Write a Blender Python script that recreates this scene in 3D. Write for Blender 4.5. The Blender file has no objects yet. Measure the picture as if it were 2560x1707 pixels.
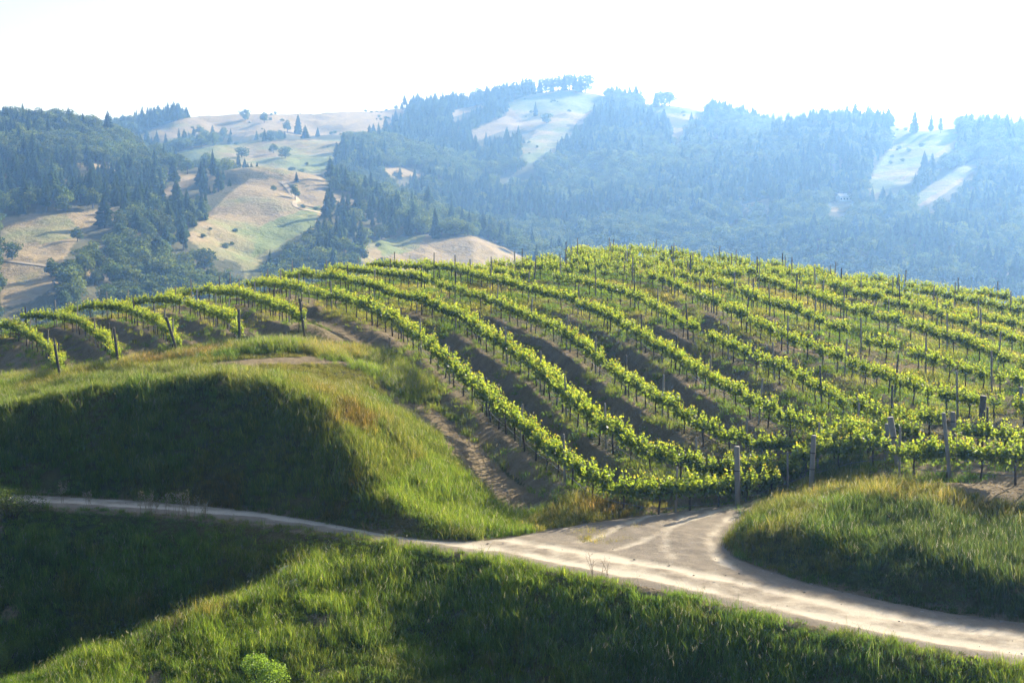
import bpy, bmesh, math, random
import numpy as np

# ------------------------------------------------------------------ camera, sky, sun, exposure
scene = bpy.context.scene
F_PX = 3555.6            # focal length in photo pixels (2560 wide)
CX, CY = 1280.0, 853.5
VH = 468.0               # photo row of the true horizon
PITCH = math.atan((CY - VH) / F_PX)
cam_d = bpy.data.cameras.new('camera'); cam = bpy.data.objects.new('camera', cam_d)
scene.collection.objects.link(cam); scene.camera = cam
cam.location = (0, 0, 0); cam.rotation_euler = (math.pi/2 - PITCH, 0, 0)
cam_d.sensor_width = 36.0; cam_d.lens = F_PX / 2560 * 36.0
cam_d.clip_start = 0.5; cam_d.clip_end = 20000

SUN_AZ, SUN_EL = math.radians(42), math.radians(26)      # azimuth to the right of the view, elevation
w = bpy.data.worlds.new('World'); scene.world = w; w.use_nodes = True
nt = w.node_tree; bg = nt.nodes['Background']
sky = nt.nodes.new('ShaderNodeTexSky'); sky.sky_type = 'NISHITA'; sky.sun_disc = False
sky.sun_elevation = SUN_EL; sky.sun_rotation = SUN_AZ
sky.dust_density = 2.2; sky.air_density = 0.6; sky.ozone_density = 1.0; sky.altitude = 200
nt.links.new(sky.outputs[0], bg.inputs[0]); bg.inputs[1].default_value = 0.105
sun_d = bpy.data.lights.new('sun', 'SUN'); sun = bpy.data.objects.new('sun', sun_d)
scene.collection.objects.link(sun)
sun_d.energy = 5.0; sun_d.angle = math.radians(0.6); sun_d.color = (1.0, 0.94, 0.82)
sun.rotation_euler = (math.pi/2 - SUN_EL, 0, math.pi - SUN_AZ)
HAZE_DENSITY = 0.00038
HAZE_COLOR = (0.25, 0.51, 1.0)
HAZE_G = 0.55
vs = scene.view_settings
vs.view_transform = 'Standard'; vs.look = 'None'; vs.exposure = 1.3; vs.gamma = 1.0
scene.render.engine = 'CYCLES'
cy = scene.cycles
cy.max_bounces = 5; cy.diffuse_bounces = 3; cy.glossy_bounces = 1; cy.transmission_bounces = 3
cy.transparent_max_bounces = 4; cy.volume_bounces = 1
scene.render.filter_size = 1.6
cy.use_denoising = True; cy.denoiser = 'OPENIMAGEDENOISE'; cy.denoising_input_passes = 'RGB_ALBEDO_NORMAL'; cy.denoising_prefilter = 'ACCURATE'
cy.caustics_reflective = False; cy.caustics_refractive = False

RNG = np.random.default_rng(7)
random.seed(7)

# ------------------------------------------------------------------ small maths
def ray(u, v):
    xc = (np.asarray(u, float) - CX) / F_PX; yc = (CY - np.asarray(v, float)) / F_PX
    dy = yc * math.sin(PITCH) + math.cos(PITCH); dz = yc * math.cos(PITCH) - math.sin(PITCH)
    return xc / dy, dz / dy                                   # x/Y, z/Y
def P(u, v, Y):
    a, b = ray(u, v); return np.array([a * Y, Y, b * Y])
def on_level(u, v, z):
    a, b = ray(u, v); Y = z / b; return np.stack([a * Y, Y], -1)
def project(x, y, z):
    c, s = math.cos(PITCH), math.sin(PITCH)
    zc = y * c - z * s; yc = y * s + z * c
    return CX + F_PX * x / zc, CY - F_PX * yc / zc
def hash2(i, j, seed):
    n = (i.astype(np.int64) * 374761393 + j.astype(np.int64) * 668265263 + seed * 1274126177) & 0xFFFFFFFF
    n = ((n ^ (n >> 13)) * 1274126177) & 0xFFFFFFFF
    return ((n ^ (n >> 16)) & 0xFFFF) / 65535.0
def vnoise(x, y, seed=0):
    xi = np.floor(x); yi = np.floor(y); fx = x - xi; fy = y - yi
    fx = fx*fx*(3-2*fx); fy = fy*fy*(3-2*fy)
    a = hash2(xi, yi, seed); b = hash2(xi+1, yi, seed); c = hash2(xi, yi+1, seed); d = hash2(xi+1, yi+1, seed)
    return (a*(1-fx)+b*fx)*(1-fy) + (c*(1-fx)+d*fx)*fy
def fbm(x, y, scale, seed=0, octv=4):
    x = np.asarray(x, float) / scale; y = np.asarray(y, float) / scale
    r = 0; amp = .5; tot = 0
    for o in range(octv):
        r = r + amp * vnoise(x + 17.3*o, y - 9.1*o, seed + o); tot += amp; x = x*2.03; y = y*2.03; amp *= .5
    return r / tot                                            # 0..1
def sstep(a, b, x):
    t = np.clip((x - a) / (b - a), 0, 1); return t*t*(3-2*t)
def smin(a, b, k):
    h = np.clip(.5 + .5*(b-a)/k, 0, 1); return b*(1-h) + a*h - k*h*(1-h)
def smax(a, b, k): return -smin(-a, -b, k)
def polydist(px, py, poly, closed=False):
    """distance, signed side (+ = left of travel), arc parameter and segment blend to a polyline"""
    poly = np.asarray(poly, float)
    if closed: poly = np.vstack([poly, poly[:1]])
    best = np.full(px.shape, 1e18); side = np.zeros(px.shape); arc = np.zeros(px.shape); acc = 0.0
    for a, b in zip(poly[:-1], poly[1:]):
        d = b - a; L2 = d @ d + 1e-12
        t = np.clip(((px-a[0])*d[0] + (py-a[1])*d[1]) / L2, 0, 1)
        qx = px - (a[0]+t*d[0]); qy = py - (a[1]+t*d[1]); dd = qx*qx + qy*qy
        m = dd < best
        best = np.where(m, dd, best); side = np.where(m, np.sign(d[0]*qy - d[1]*qx), side)
        arc = np.where(m, acc + t*math.sqrt(L2), arc); acc += math.sqrt(L2)
    return np.sqrt(best), side, arc
def inside(px, py, poly):
    poly = np.asarray(poly, float); r = np.zeros(np.shape(px), bool); n = len(poly)
    for i in range(n):
        x1, y1 = poly[i]; x2, y2 = poly[(i+1) % n]
        if y1 == y2: continue
        r ^= ((y1 > py) != (y2 > py)) & (px < (x2-x1)*(py-y1)/(y2-y1) + x1)
    return r
def resample(pts, step):
    pts = np.asarray(pts, float); seg = np.linalg.norm(np.diff(pts, axis=0), axis=1); s = np.r_[0, np.cumsum(seg)]
    n = max(2, int(round(s[-1]/step))+1); t = np.linspace(0, s[-1], n)
    return np.stack([np.interp(t, s, pts[:, k]) for k in range(pts.shape[1])], -1)
def smooth_line(pts, step, rad):
    p = resample(pts, step); n = int(3*rad/step); k = np.exp(-.5*(np.arange(-n, n+1)*step/rad)**2); k /= k.sum()
    ext = np.vstack([2*p[0] - p[n:0:-1] if len(p) > n else np.repeat(p[:1], n, 0), p, 2*p[-1] - p[-2:-n-2:-1] if len(p) > n+1 else np.repeat(p[-1:], n, 0)])
    return np.stack([np.convolve(ext[:, c], k, 'valid') for c in range(p.shape[1])], -1)

# ------------------------------------------------------------------ object helpers
def link(o): scene.collection.objects.link(o); return o
def tag(o, label=None, cat=None, group=None, kind=None):
    if label: o['label'] = label
    if cat: o['category'] = cat
    if group: o['group'] = group
    if kind: o['kind'] = kind
    return o
def mesh_np(name, verts, faces, mats=(), matidx=None, smooth=False, attrs=None):
    """mesh from arrays; faces is (n,3) or (n,4) or a list of such arrays"""
    me = bpy.data.meshes.new(name)
    verts = np.asarray(verts, np.float32)
    if not isinstance(faces, list): faces = [faces]
    faces = [np.asarray(f, np.int32) for f in faces if len(f)]
    nl = sum(f.size for f in faces); nf = sum(len(f) for f in faces)
    me.vertices.add(len(verts)); me.vertices.foreach_set('co', verts.ravel())
    if nf:
        me.loops.add(nl); me.polygons.add(nf)
        me.loops.foreach_set('vertex_index', np.concatenate([f.ravel() for f in faces]))
        sizes = np.concatenate([np.full(len(f), f.shape[1], np.int32) for f in faces])
        me.polygons.foreach_set('loop_start', np.r_[0, np.cumsum(sizes)[:-1]].astype(np.int32))
        if matidx is not None: me.polygons.foreach_set('material_index', np.asarray(matidx, np.int32))
    for m in mats: me.materials.append(m)
    me.update(calc_edges=True)
    if nf: me.polygons.foreach_set('use_smooth', np.full(nf, smooth))
    for k, (typ, dom, val) in (attrs or {}).items():
        a = me.attributes.new(k, typ, dom)
        key = {'FLOAT': 'value', 'INT': 'value', 'BOOLEAN': 'value', 'FLOAT_VECTOR': 'vector', 'FLOAT_COLOR': 'color'}[typ]
        a.data.foreach_set(key, np.asarray(val).ravel())
    return me
def mobj(name, me, parent=None):
    o = link(bpy.data.objects.new(name, me))
    if parent is not None: o.parent = parent
    return o
def empty(name, loc, rz=0.0):
    o = link(bpy.data.objects.new(name, None)); o.location = loc; o.rotation_euler = (0, 0, rz); o.empty_display_size = .2
    return o
class MB:
    """collects verts and faces"""
    def __init__(s): s.v = []; s.f = []; s.m = []; s.n = 0; s.c = []
    def add(s, v, f, mi=0, col=None):
        v = np.asarray(v, float)
        s.v.append(v)
        for q in f: s.f.append([i + s.n for i in q]); s.m.append(mi)
        s.c.append(np.repeat(np.asarray([col if col is not None else (1, 1, 1)], float), len(v), 0)); s.n += len(v)
    def tube(s, pts, rads, sides=7, mi=0, cap=True, col=None):
        pts = np.asarray(pts, float); n = len(pts); vs_ = []; fs = []
        for i in range(n):
            t = pts[min(i+1, n-1)] - pts[max(i-1, 0)]; t = t/np.linalg.norm(t)
            a = np.cross(t, (0, 0, 1) if abs(t[2]) < .95 else (1, 0, 0)); a /= np.linalg.norm(a); b = np.cross(t, a)
            r = rads[i] if hasattr(rads, '__len__') else rads
            for k in range(sides):
                g = 2*math.pi*k/sides; vs_.append(pts[i] + r*(math.cos(g)*a + math.sin(g)*b))
        for i in range(n-1):
            for k in range(sides):
                k2 = (k+1) % sides; fs.append([i*sides+k, i*sides+k2, (i+1)*sides+k2, (i+1)*sides+k])
        if cap: fs.append(list(range(sides))[::-1]); fs.append([(n-1)*sides+k for k in range(sides)])
        s.add(vs_, fs, mi, col)
    def box(s, c, d, mi=0, rz=0, col=None):
        c = np.asarray(c, float); h = np.asarray(d, float)/2; vs_ = []
        for z in (-1, 1):
            for x, y in ((-1, -1), (1, -1), (1, 1), (-1, 1)):
                p = np.array((x*h[0], y*h[1], z*h[2])); p = np.array((p[0]*math.cos(rz)-p[1]*math.sin(rz), p[0]*math.sin(rz)+p[1]*math.cos(rz), p[2]))
                vs_.append(c+p)
        s.add(vs_, [[3, 2, 1, 0], [4, 5, 6, 7], [0, 1, 5, 4], [1, 2, 6, 5], [2, 3, 7, 6], [3, 0, 4, 7]], mi, col)
    def mesh(s, name, mats, smooth=False, colors=False):
        me = bpy.data.meshes.new(name); me.from_pydata([tuple(p) for p in np.vstack(s.v)], [], s.f)
        for m in mats: me.materials.append(m)
        me.polygons.foreach_set('material_index', s.m)
        me.polygons.foreach_set('use_smooth', [smooth]*len(s.f))
        if colors:
            a = me.attributes.new('leafcol', 'FLOAT_VECTOR', 'POINT'); a.data.foreach_set('vector', np.vstack(s.c).astype(np.float32).ravel())
        me.update(); return me

# ------------------------------------------------------------------ materials
def new_mat(name):
    m = bpy.data.materials.new(name); m.use_nodes = True; n = m.node_tree
    for x in list(n.nodes): n.nodes.remove(x)
    return m, n, n.nodes.new('ShaderNodeOutputMaterial')
def N(n, t, **kw):
    x = n.nodes.new(t)
    for k, v in kw.items():
        if k == 'ins':
            for kk, vv in v.items():
                if isinstance(vv, bpy.types.NodeSocket): n.links.new(vv, x.inputs[kk])
                else: x.inputs[kk].default_value = vv
        else: setattr(x, k, v)
    return x
def mixc(n, fac, a, b, blend='MIX'):
    x = n.nodes.new('ShaderNodeMix'); x.data_type = 'RGBA'; x.blend_type = blend
    for sock, v in ((x.inputs[0], fac), (x.inputs[6], a), (x.inputs[7], b)):
        if isinstance(v, bpy.types.NodeSocket): n.links.new(v, sock)
        elif isinstance(v, (int, float)): sock.default_value = v
        else: sock.default_value = (*v, 1)
    return x.outputs[2]
def noise(n, scale, detail=4, rough=.55, vec=None, obj=False):
    x = N(n, 'ShaderNodeTexNoise', ins={'Scale': scale, 'Detail': detail, 'Roughness': rough})
    if vec is None: vec = pos(n)
    n.links.new(vec, x.inputs['Vector']); return x.outputs['Fac']
def pos(n):
    return N(n, 'ShaderNodeNewGeometry').outputs['Position']
def ramp(n, fac, a, b):
    x = N(n, 'ShaderNodeMapRange', ins={'Value': fac, 'From Min': a, 'From Max': b}); x.clamp = True
    return x.outputs[0]
def attr(n, name, kind='GEOMETRY'):
    x = N(n, 'ShaderNodeAttribute', attribute_name=name, attribute_type=kind); return x
def mathn(n, op, a, b=None):
    x = N(n, 'ShaderNodeMath', operation=op)
    for i, v in enumerate((a, b)):
        if v is None: continue
        if isinstance(v, bpy.types.NodeSocket): n.links.new(v, x.inputs[i])
        else: x.inputs[i].default_value = v
    return x.outputs[0]
def principled(n, out, color, rough=.85, spec=.2, bump=None, bump_s=.3, bump_d=.05):
    b = N(n, 'ShaderNodeBsdfPrincipled', ins={'Roughness': rough, 'Specular IOR Level': spec})
    if isinstance(color, bpy.types.NodeSocket): n.links.new(color, b.inputs['Base Color'])
    else: b.inputs['Base Color'].default_value = (*color, 1)
    if bump is not None:
        bp = N(n, 'ShaderNodeBump', ins={'Strength': bump_s, 'Distance': bump_d, 'Height': bump})
        n.links.new(bp.outputs[0], b.inputs['Normal'])
    n.links.new(b.outputs[0], out.inputs['Surface']); return b
def leafy(name, color, trans, mix=.5, tint=False, leafcol=False, gloss=.0):
    """two-sided leaf: diffuse plus light passing through; tint comes from the instance, leafcol from the mesh"""
    m, n, out = new_mat(name)
    c = N(n, 'ShaderNodeRGB').outputs[0]; c.default_value = (*color, 1)
    t = N(n, 'ShaderNodeRGB').outputs[0]; t.default_value = (*trans, 1)
    if tint:
        a = attr(n, 'tint', 'INSTANCER').outputs['Color']; c = mixc(n, 1.0, c, a, 'MULTIPLY'); t = mixc(n, 1.0, t, a, 'MULTIPLY')
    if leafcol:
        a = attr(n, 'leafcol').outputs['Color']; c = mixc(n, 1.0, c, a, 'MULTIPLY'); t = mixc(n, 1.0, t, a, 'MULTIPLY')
    d = N(n, 'ShaderNodeBsdfDiffuse'); n.links.new(c, d.inputs[0])
    tr = N(n, 'ShaderNodeBsdfTranslucent'); n.links.new(t, tr.inputs[0])
    mx = N(n, 'ShaderNodeMixShader', ins={0: mix}); n.links.new(d.outputs[0], mx.inputs[1]); n.links.new(tr.outputs[0], mx.inputs[2])
    o = mx.outputs[0]
    if gloss > 0:
        g = N(n, 'ShaderNodeBsdfGlossy', ins={'Roughness': .4}); mg = N(n, 'ShaderNodeMixShader', ins={0: gloss})
        n.links.new(o, mg.inputs[1]); n.links.new(g.outputs[0], mg.inputs[2]); o = mg.outputs[0]
    n.links.new(o, out.inputs['Surface']); return m
def plain(name, color, rough=.8, nscale=None, amt=.3, spec=.2, bump=0):
    m, n, out = new_mat(name); c = color; f = None
    if nscale:
        tc = N(n, 'ShaderNodeTexCoord').outputs['Object']
        f = noise(n, nscale, 5, .6, tc); c = mixc(n, f, tuple(k*(1-amt) for k in color), tuple(min(1, k*(1+amt)) for k in color))
    principled(n, out, c, rough, spec, f if bump else None, bump, .02); return m

M = {}
M['vine_leaf'] = leafy('vine leaf', (0.072, 0.13, 0.018), (0.47, 0.59, 0.048), .52, leafcol=True, gloss=.03)
M['bark'] = plain('vine bark', (0.055, 0.04, 0.03), .9, 30, .5)
M['post_wood'] = plain('weathered post wood', (0.23, 0.21, 0.175), .85, 18, .35)
M['post_dark'] = plain('dark stained post wood', (0.085, 0.075, 0.065), .85, 18, .35)
M['post_end'] = plain('pale sawn post top', (0.36, 0.33, 0.27), .85, 30, .2)
M['band'] = plain('rusty wire band', (0.05, 0.04, 0.035), .6)
M['hose'] = plain('grey drip hose', (0.16, 0.155, 0.15), .6)
M['grass'] = leafy('grass blade', (0.055, 0.098, 0.020), (0.235, 0.315, 0.055), .5, tint=True, leafcol=True)
M['conifer'] = leafy('conifer needles', (0.048, 0.074, 0.030), (0.08, 0.13, 0.035), .35, tint=True, leafcol=True)
M['broadleaf'] = leafy('broad leaves', (0.060, 0.092, 0.030), (0.12, 0.175, 0.042), .42, tint=True, leafcol=True)
M['conifer_own'] = leafy('conifer needles on a lone tree', (0.035, 0.055, 0.024), (0.05, 0.09, 0.025), .3, leafcol=True)
M['broadleaf_own'] = leafy('broad leaves on a lone tree', (0.05, 0.08, 0.028), (0.11, 0.17, 0.04), .4, leafcol=True)
M['bush_leaf'] = leafy('bush leaf', (0.10, 0.19, 0.025), (0.3, 0.46, 0.05), .5, leafcol=True, gloss=.03)
M['tree_bark'] = plain('tree bark', (0.07, 0.055, 0.04), .9)
M['flower'] = leafy('pale seed head', (0.30, 0.28, 0.19), (0.36, 0.33, 0.2), .5)
M['stalk'] = leafy('dry stalk', (0.24, 0.18, 0.10), (0.2, 0.15, 0.08), .3)

# near ground: soil, grass litter and dry grass, by attributes that follow the ground's own make-up
m, n, out = new_mat('hillside ground'); M['ground'] = m
so, dr = attr(n, 'soil').outputs['Fac'], attr(n, 'dry').outputs['Fac']
f1 = noise(n, 1.3, 6, .65); f2 = noise(n, 9, 5, .6); f3 = noise(n, .35, 4)
soilc = mixc(n, ramp(n, f1, .3, .7), (0.205, 0.155, 0.088), (0.34, 0.265, 0.155))
soilc = mixc(n, ramp(n, f2, .52, .75), soilc, (0.32, 0.245, 0.165))
grassc = mixc(n, ramp(n, f1, .3, .7), (0.045, 0.06, 0.018), (0.085, 0.105, 0.032))
dryc = mixc(n, ramp(n, f2, .3, .7), (0.15, 0.10, 0.04), (0.27, 0.19, 0.085))
gc = mixc(n, dr, grassc, dryc)
sf = ramp(n, mathn(n, 'ADD', so, mathn(n, 'MULTIPLY', mathn(n, 'SUBTRACT', f2, .5), 1.3)), .3, .7)
col = mixc(n, sf, gc, soilc)
principled(n, out, col, .95, .1, mathn(n, 'ADD', f2, mathn(n, 'MULTIPLY', noise(n, 3.0, 5, .65), 1.6)), 1.0, .22)

m, n, out = new_mat('dirt road surface'); M['road'] = m
rut, gv = attr(n, 'rut').outputs['Fac'], attr(n, 'gravel').outputs['Fac']
f1 = noise(n, 2.2, 6, .65); f2 = noise(n, 22, 4, .7); f3 = noise(n, .5, 3)
base = mixc(n, ramp(n, f1, .3, .7), (0.235, 0.192, 0.138), (0.335, 0.28, 0.20))
base = mixc(n, ramp(n, mathn(n, 'ADD', rut, mathn(n, 'MULTIPLY', mathn(n, 'SUBTRACT', f1, .5), .9)), .2, .9), base, (0.58, 0.50, 0.375))
base = mixc(n, mathn(n, 'MULTIPLY', gv, ramp(n, f2, .35, .65)), base, (0.17, 0.145, 0.115))
base = mixc(n, ramp(n, f2, .62, .8), base, (0.42, 0.37, 0.30))
principled(n, out, base, .95, .1, mathn(n, 'ADD', f2, f1), .7, .05)

m, n, out = new_mat('far hill grass'); M['hill'] = m
gr = attr(n, 'green').outputs['Fac']
f1 = noise(n, .035, 6, .6); f2 = noise(n, .25, 5, .7); f3 = noise(n, .012, 4)
straw = mixc(n, ramp(n, f2, .3, .7), (0.22, 0.165, 0.082), (0.35, 0.275, 0.145))
green = mixc(n, ramp(n, f2, .3, .7), (0.12, 0.16, 0.05), (0.22, 0.25, 0.085))
hc = mixc(n, ramp(n, mathn(n, 'ADD', gr, mathn(n, 'SUBTRACT', f1, .5)), .35, .65), straw, green)
hc = mixc(n, mathn(n, 'MULTIPLY', ramp(n, f2, .58, .72), ramp(n, f1, .45, .6)), hc, (0.10, 0.105, 0.045))
hc = mixc(n, mathn(n, 'MULTIPLY', attr(n, 'wood').outputs['Fac'], .8), hc, (0.05, 0.06, 0.025))
f5 = noise(n, .7, 3, .7)
principled(n, out, hc, .95, .1, mathn(n, 'ADD', f2, mathn(n, 'MULTIPLY', f5, .5)), .8, 1.4)
M['ridge'] = plain('distant ridge', (0.12, 0.14, 0.08), .95)
M['track'] = plain('pale farm track', (0.40, 0.32, 0.20), .95, .2, .2)
M['house_wall'] = plain('white house wall', (0.75, 0.75, 0.72), .8)
M['house_roof'] = plain('grey house roof', (0.30, 0.30, 0.31), .8)
M['dark_glass'] = plain('dark window glass', (0.03, 0.035, 0.04), .2, spec=.5)
M['rock'] = plain('grey rock', (0.22, 0.21, 0.20), .9, 4, .4, bump=.6)

# ------------------------------------------------------------------ near ground: the shape of the land
D = 2560 / 2352.0                                             # wide-view pixels to photo pixels
ZR = -13.0                                                    # level of the dirt road
E1 = [(-700, 1222), (-300, 1226), (0, 1231), (300, 1246), (480, 1259), (650, 1277), (800, 1300), (958, 1330), (1060, 1347), (1180, 1353), (1290, 1338), (1400, 1316), (1520, 1298), (1650, 1280), (1780, 1263), (1880, 1249), (1945, 1234)]
E2 = [(2000, 1234), (1940, 1262), (1868, 1305), (1818, 1345), (1818, 1372), (1860, 1402), (1938, 1428), (2050, 1461), (2177, 1491), (2350, 1525), (2560, 1553), (2900, 1600), (3300, 1655)]
E3 = [(3300, 1790), (2900, 1722), (2560, 1662), (2177, 1596), (1900, 1533), (1640, 1471), (1400, 1425), (1180, 1385), (958, 1353), (850, 1336), (600, 1301), (300, 1276), (0, 1262), (-300, 1250), (-700, 1242)]
lev = lambda L: smooth_line(on_level(*np.array(L, float).T, ZR), .5, .8)
e1, e2, e3 = lev(E1), lev(E2), lev(E3)
ROAD = np.vstack([e1, e2, e3])
BANK_E3 = e3

# control points of the vineyard dome and the knoll top (photo u, v, distance)
CP = [
 # middle column
 (1400,1252,57),(1400,1150,62.5),(1400,1050,69),(1400,950,77),(1400,850,86),(1315,754,97),(1400,700,108),(1400,670,119),(1415,655,132),
 # left posts and crest
 (751,824,86),(597,849,85),(447,872,85),(297,900,87),(150,930,88),(0,960,88),(422,777,109),(125,812,107),(0,838,103),(580,762,109),(703,744,108),(885,730,104),(800,712,114),
 (1176,707,110),(1176,678,127),(984,840,89),(832,780,95),(1152,985,74),(1322,1130,64),(1000,690,122),
 # drain path behind the knoll
 (1100,1080,67.5),(1200,1175,61.5),(1310,1258,57.3),(963,872,84),(870,885,80),
 # knoll top
 (760,905,75),(600,900,76),(300,935,76),(0,1010,62.5),(-250,1075,62.5),(150,978,63),(270,958,63.5),(400,944,63.6),(545,935,63.5),(630,935,63.4),(707,940,63.2),(871,992,62),(975,1062,60.5),(1088,1178,58.3),(1220,1275,56.3),(0,985,76),
 # right side
 (2264,922,73),(2080,870,78),(1784,785,89),(1914,787,91),(2044,775,96),(2139,732,108),(2352,762,104),(2560,785,101),(2200,1000,66.5),(2177,1077,61.5),(2560,1075,57),(2560,1002,63.5),(2308,862,80),(2560,925,73),(2349,822,87),(1800,685,118),(1800,662,128),
 (1846,1240,58),(1600,1245,57.6),(1700,1100,63.5),(1700,1000,71),(1700,900,80),(1700,800,90),
 # mound at the right
 (2050,1215,53),(2242,1210,51),(2400,1243,48.6),(2560,1284,46.8),(2800,1350,44),(2246,1182,55),(2400,1188,53.6),(2557,1206,50.8),(2800,1215,50),(1950,1228,58.5),(2500,1140,55),
]
cp = np.array([P(*c) for c in CP])
GRASSY = [(760,905),(600,900),(300,935),(0,1010),(-250,1075),(150,978),(270,958),(400,944),(545,935),(630,935),(707,940),(871,992),(975,1062),(1088,1178),(1220,1275),(2050,1215),(2242,1210),(2400,1243),(2560,1284),(2800,1350)]
for i_, c_ in enumerate(CP):
    if (c_[0], c_[1]) in GRASSY: cp[i_, 2] -= .2 + (.45 if c_[0] > 2300 else .35 if c_[0] == 2050 else .0 if c_[0] > 1900 else -.1 if c_[0] < 200 else 0)
hidden = np.array([(-60,120,-22),(-40,122,-15),(-32,125,-13),(-20,130,-11.5),(-8,138,-9.5),(4,146,-9.2),(18,142,-9.6),(30,132,-10.6),(45,120,-12.5),(60,115,-15),
  (-60,160,-40),(-30,165,-30),(0,180,-28),(30,175,-30),(60,165,-36),(-24.5,69,-11.2),(-19.4,69,-10.3),(-14.3,69,-9.9),(-11,69,-9.85),(-40,95,-14.5),(-48,80,-14),(-35,75,-11.5),(42,85,-10.3),(40,65,-10.2),(52,75,-11),(30,45,-10.6)], float)
cp = np.vstack([cp, hidden])
def tps_fit(pts, lam):
    x = pts[:, :2]; n_ = len(x); r = np.linalg.norm(x[:, None]-x[None], axis=2)
    K = np.where(r > 0, r*r*np.log(r+1e-9), 0) + lam*np.eye(n_)
    Pm = np.c_[np.ones(n_), x]; A = np.block([[K, Pm], [Pm.T, np.zeros((3, 3))]])
    return np.linalg.solve(A, np.r_[pts[:, 2], 0, 0, 0]), x
TW, TX = tps_fit(cp, 1.2)
def dome(px, py):
    px = np.asarray(px, float); py = np.asarray(py, float)
    r = TW[-3] + TW[-2]*px + TW[-1]*py
    for wgt, c in zip(TW[:-3], TX):
        d2 = (px-c[0])**2 + (py-c[1])**2
        r = r + wgt*.5*d2*np.log(d2+1e-12)
    return r
def bank_amp(px, py):
    u, v = project(px, py, -9.5)
    a = .85*sstep(98, 78, py)*sstep(2250, 1500, u) + .22
    a = np.where(u < 800, np.maximum(a, .5), a)
    return a*sstep(135, 112, py)

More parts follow.
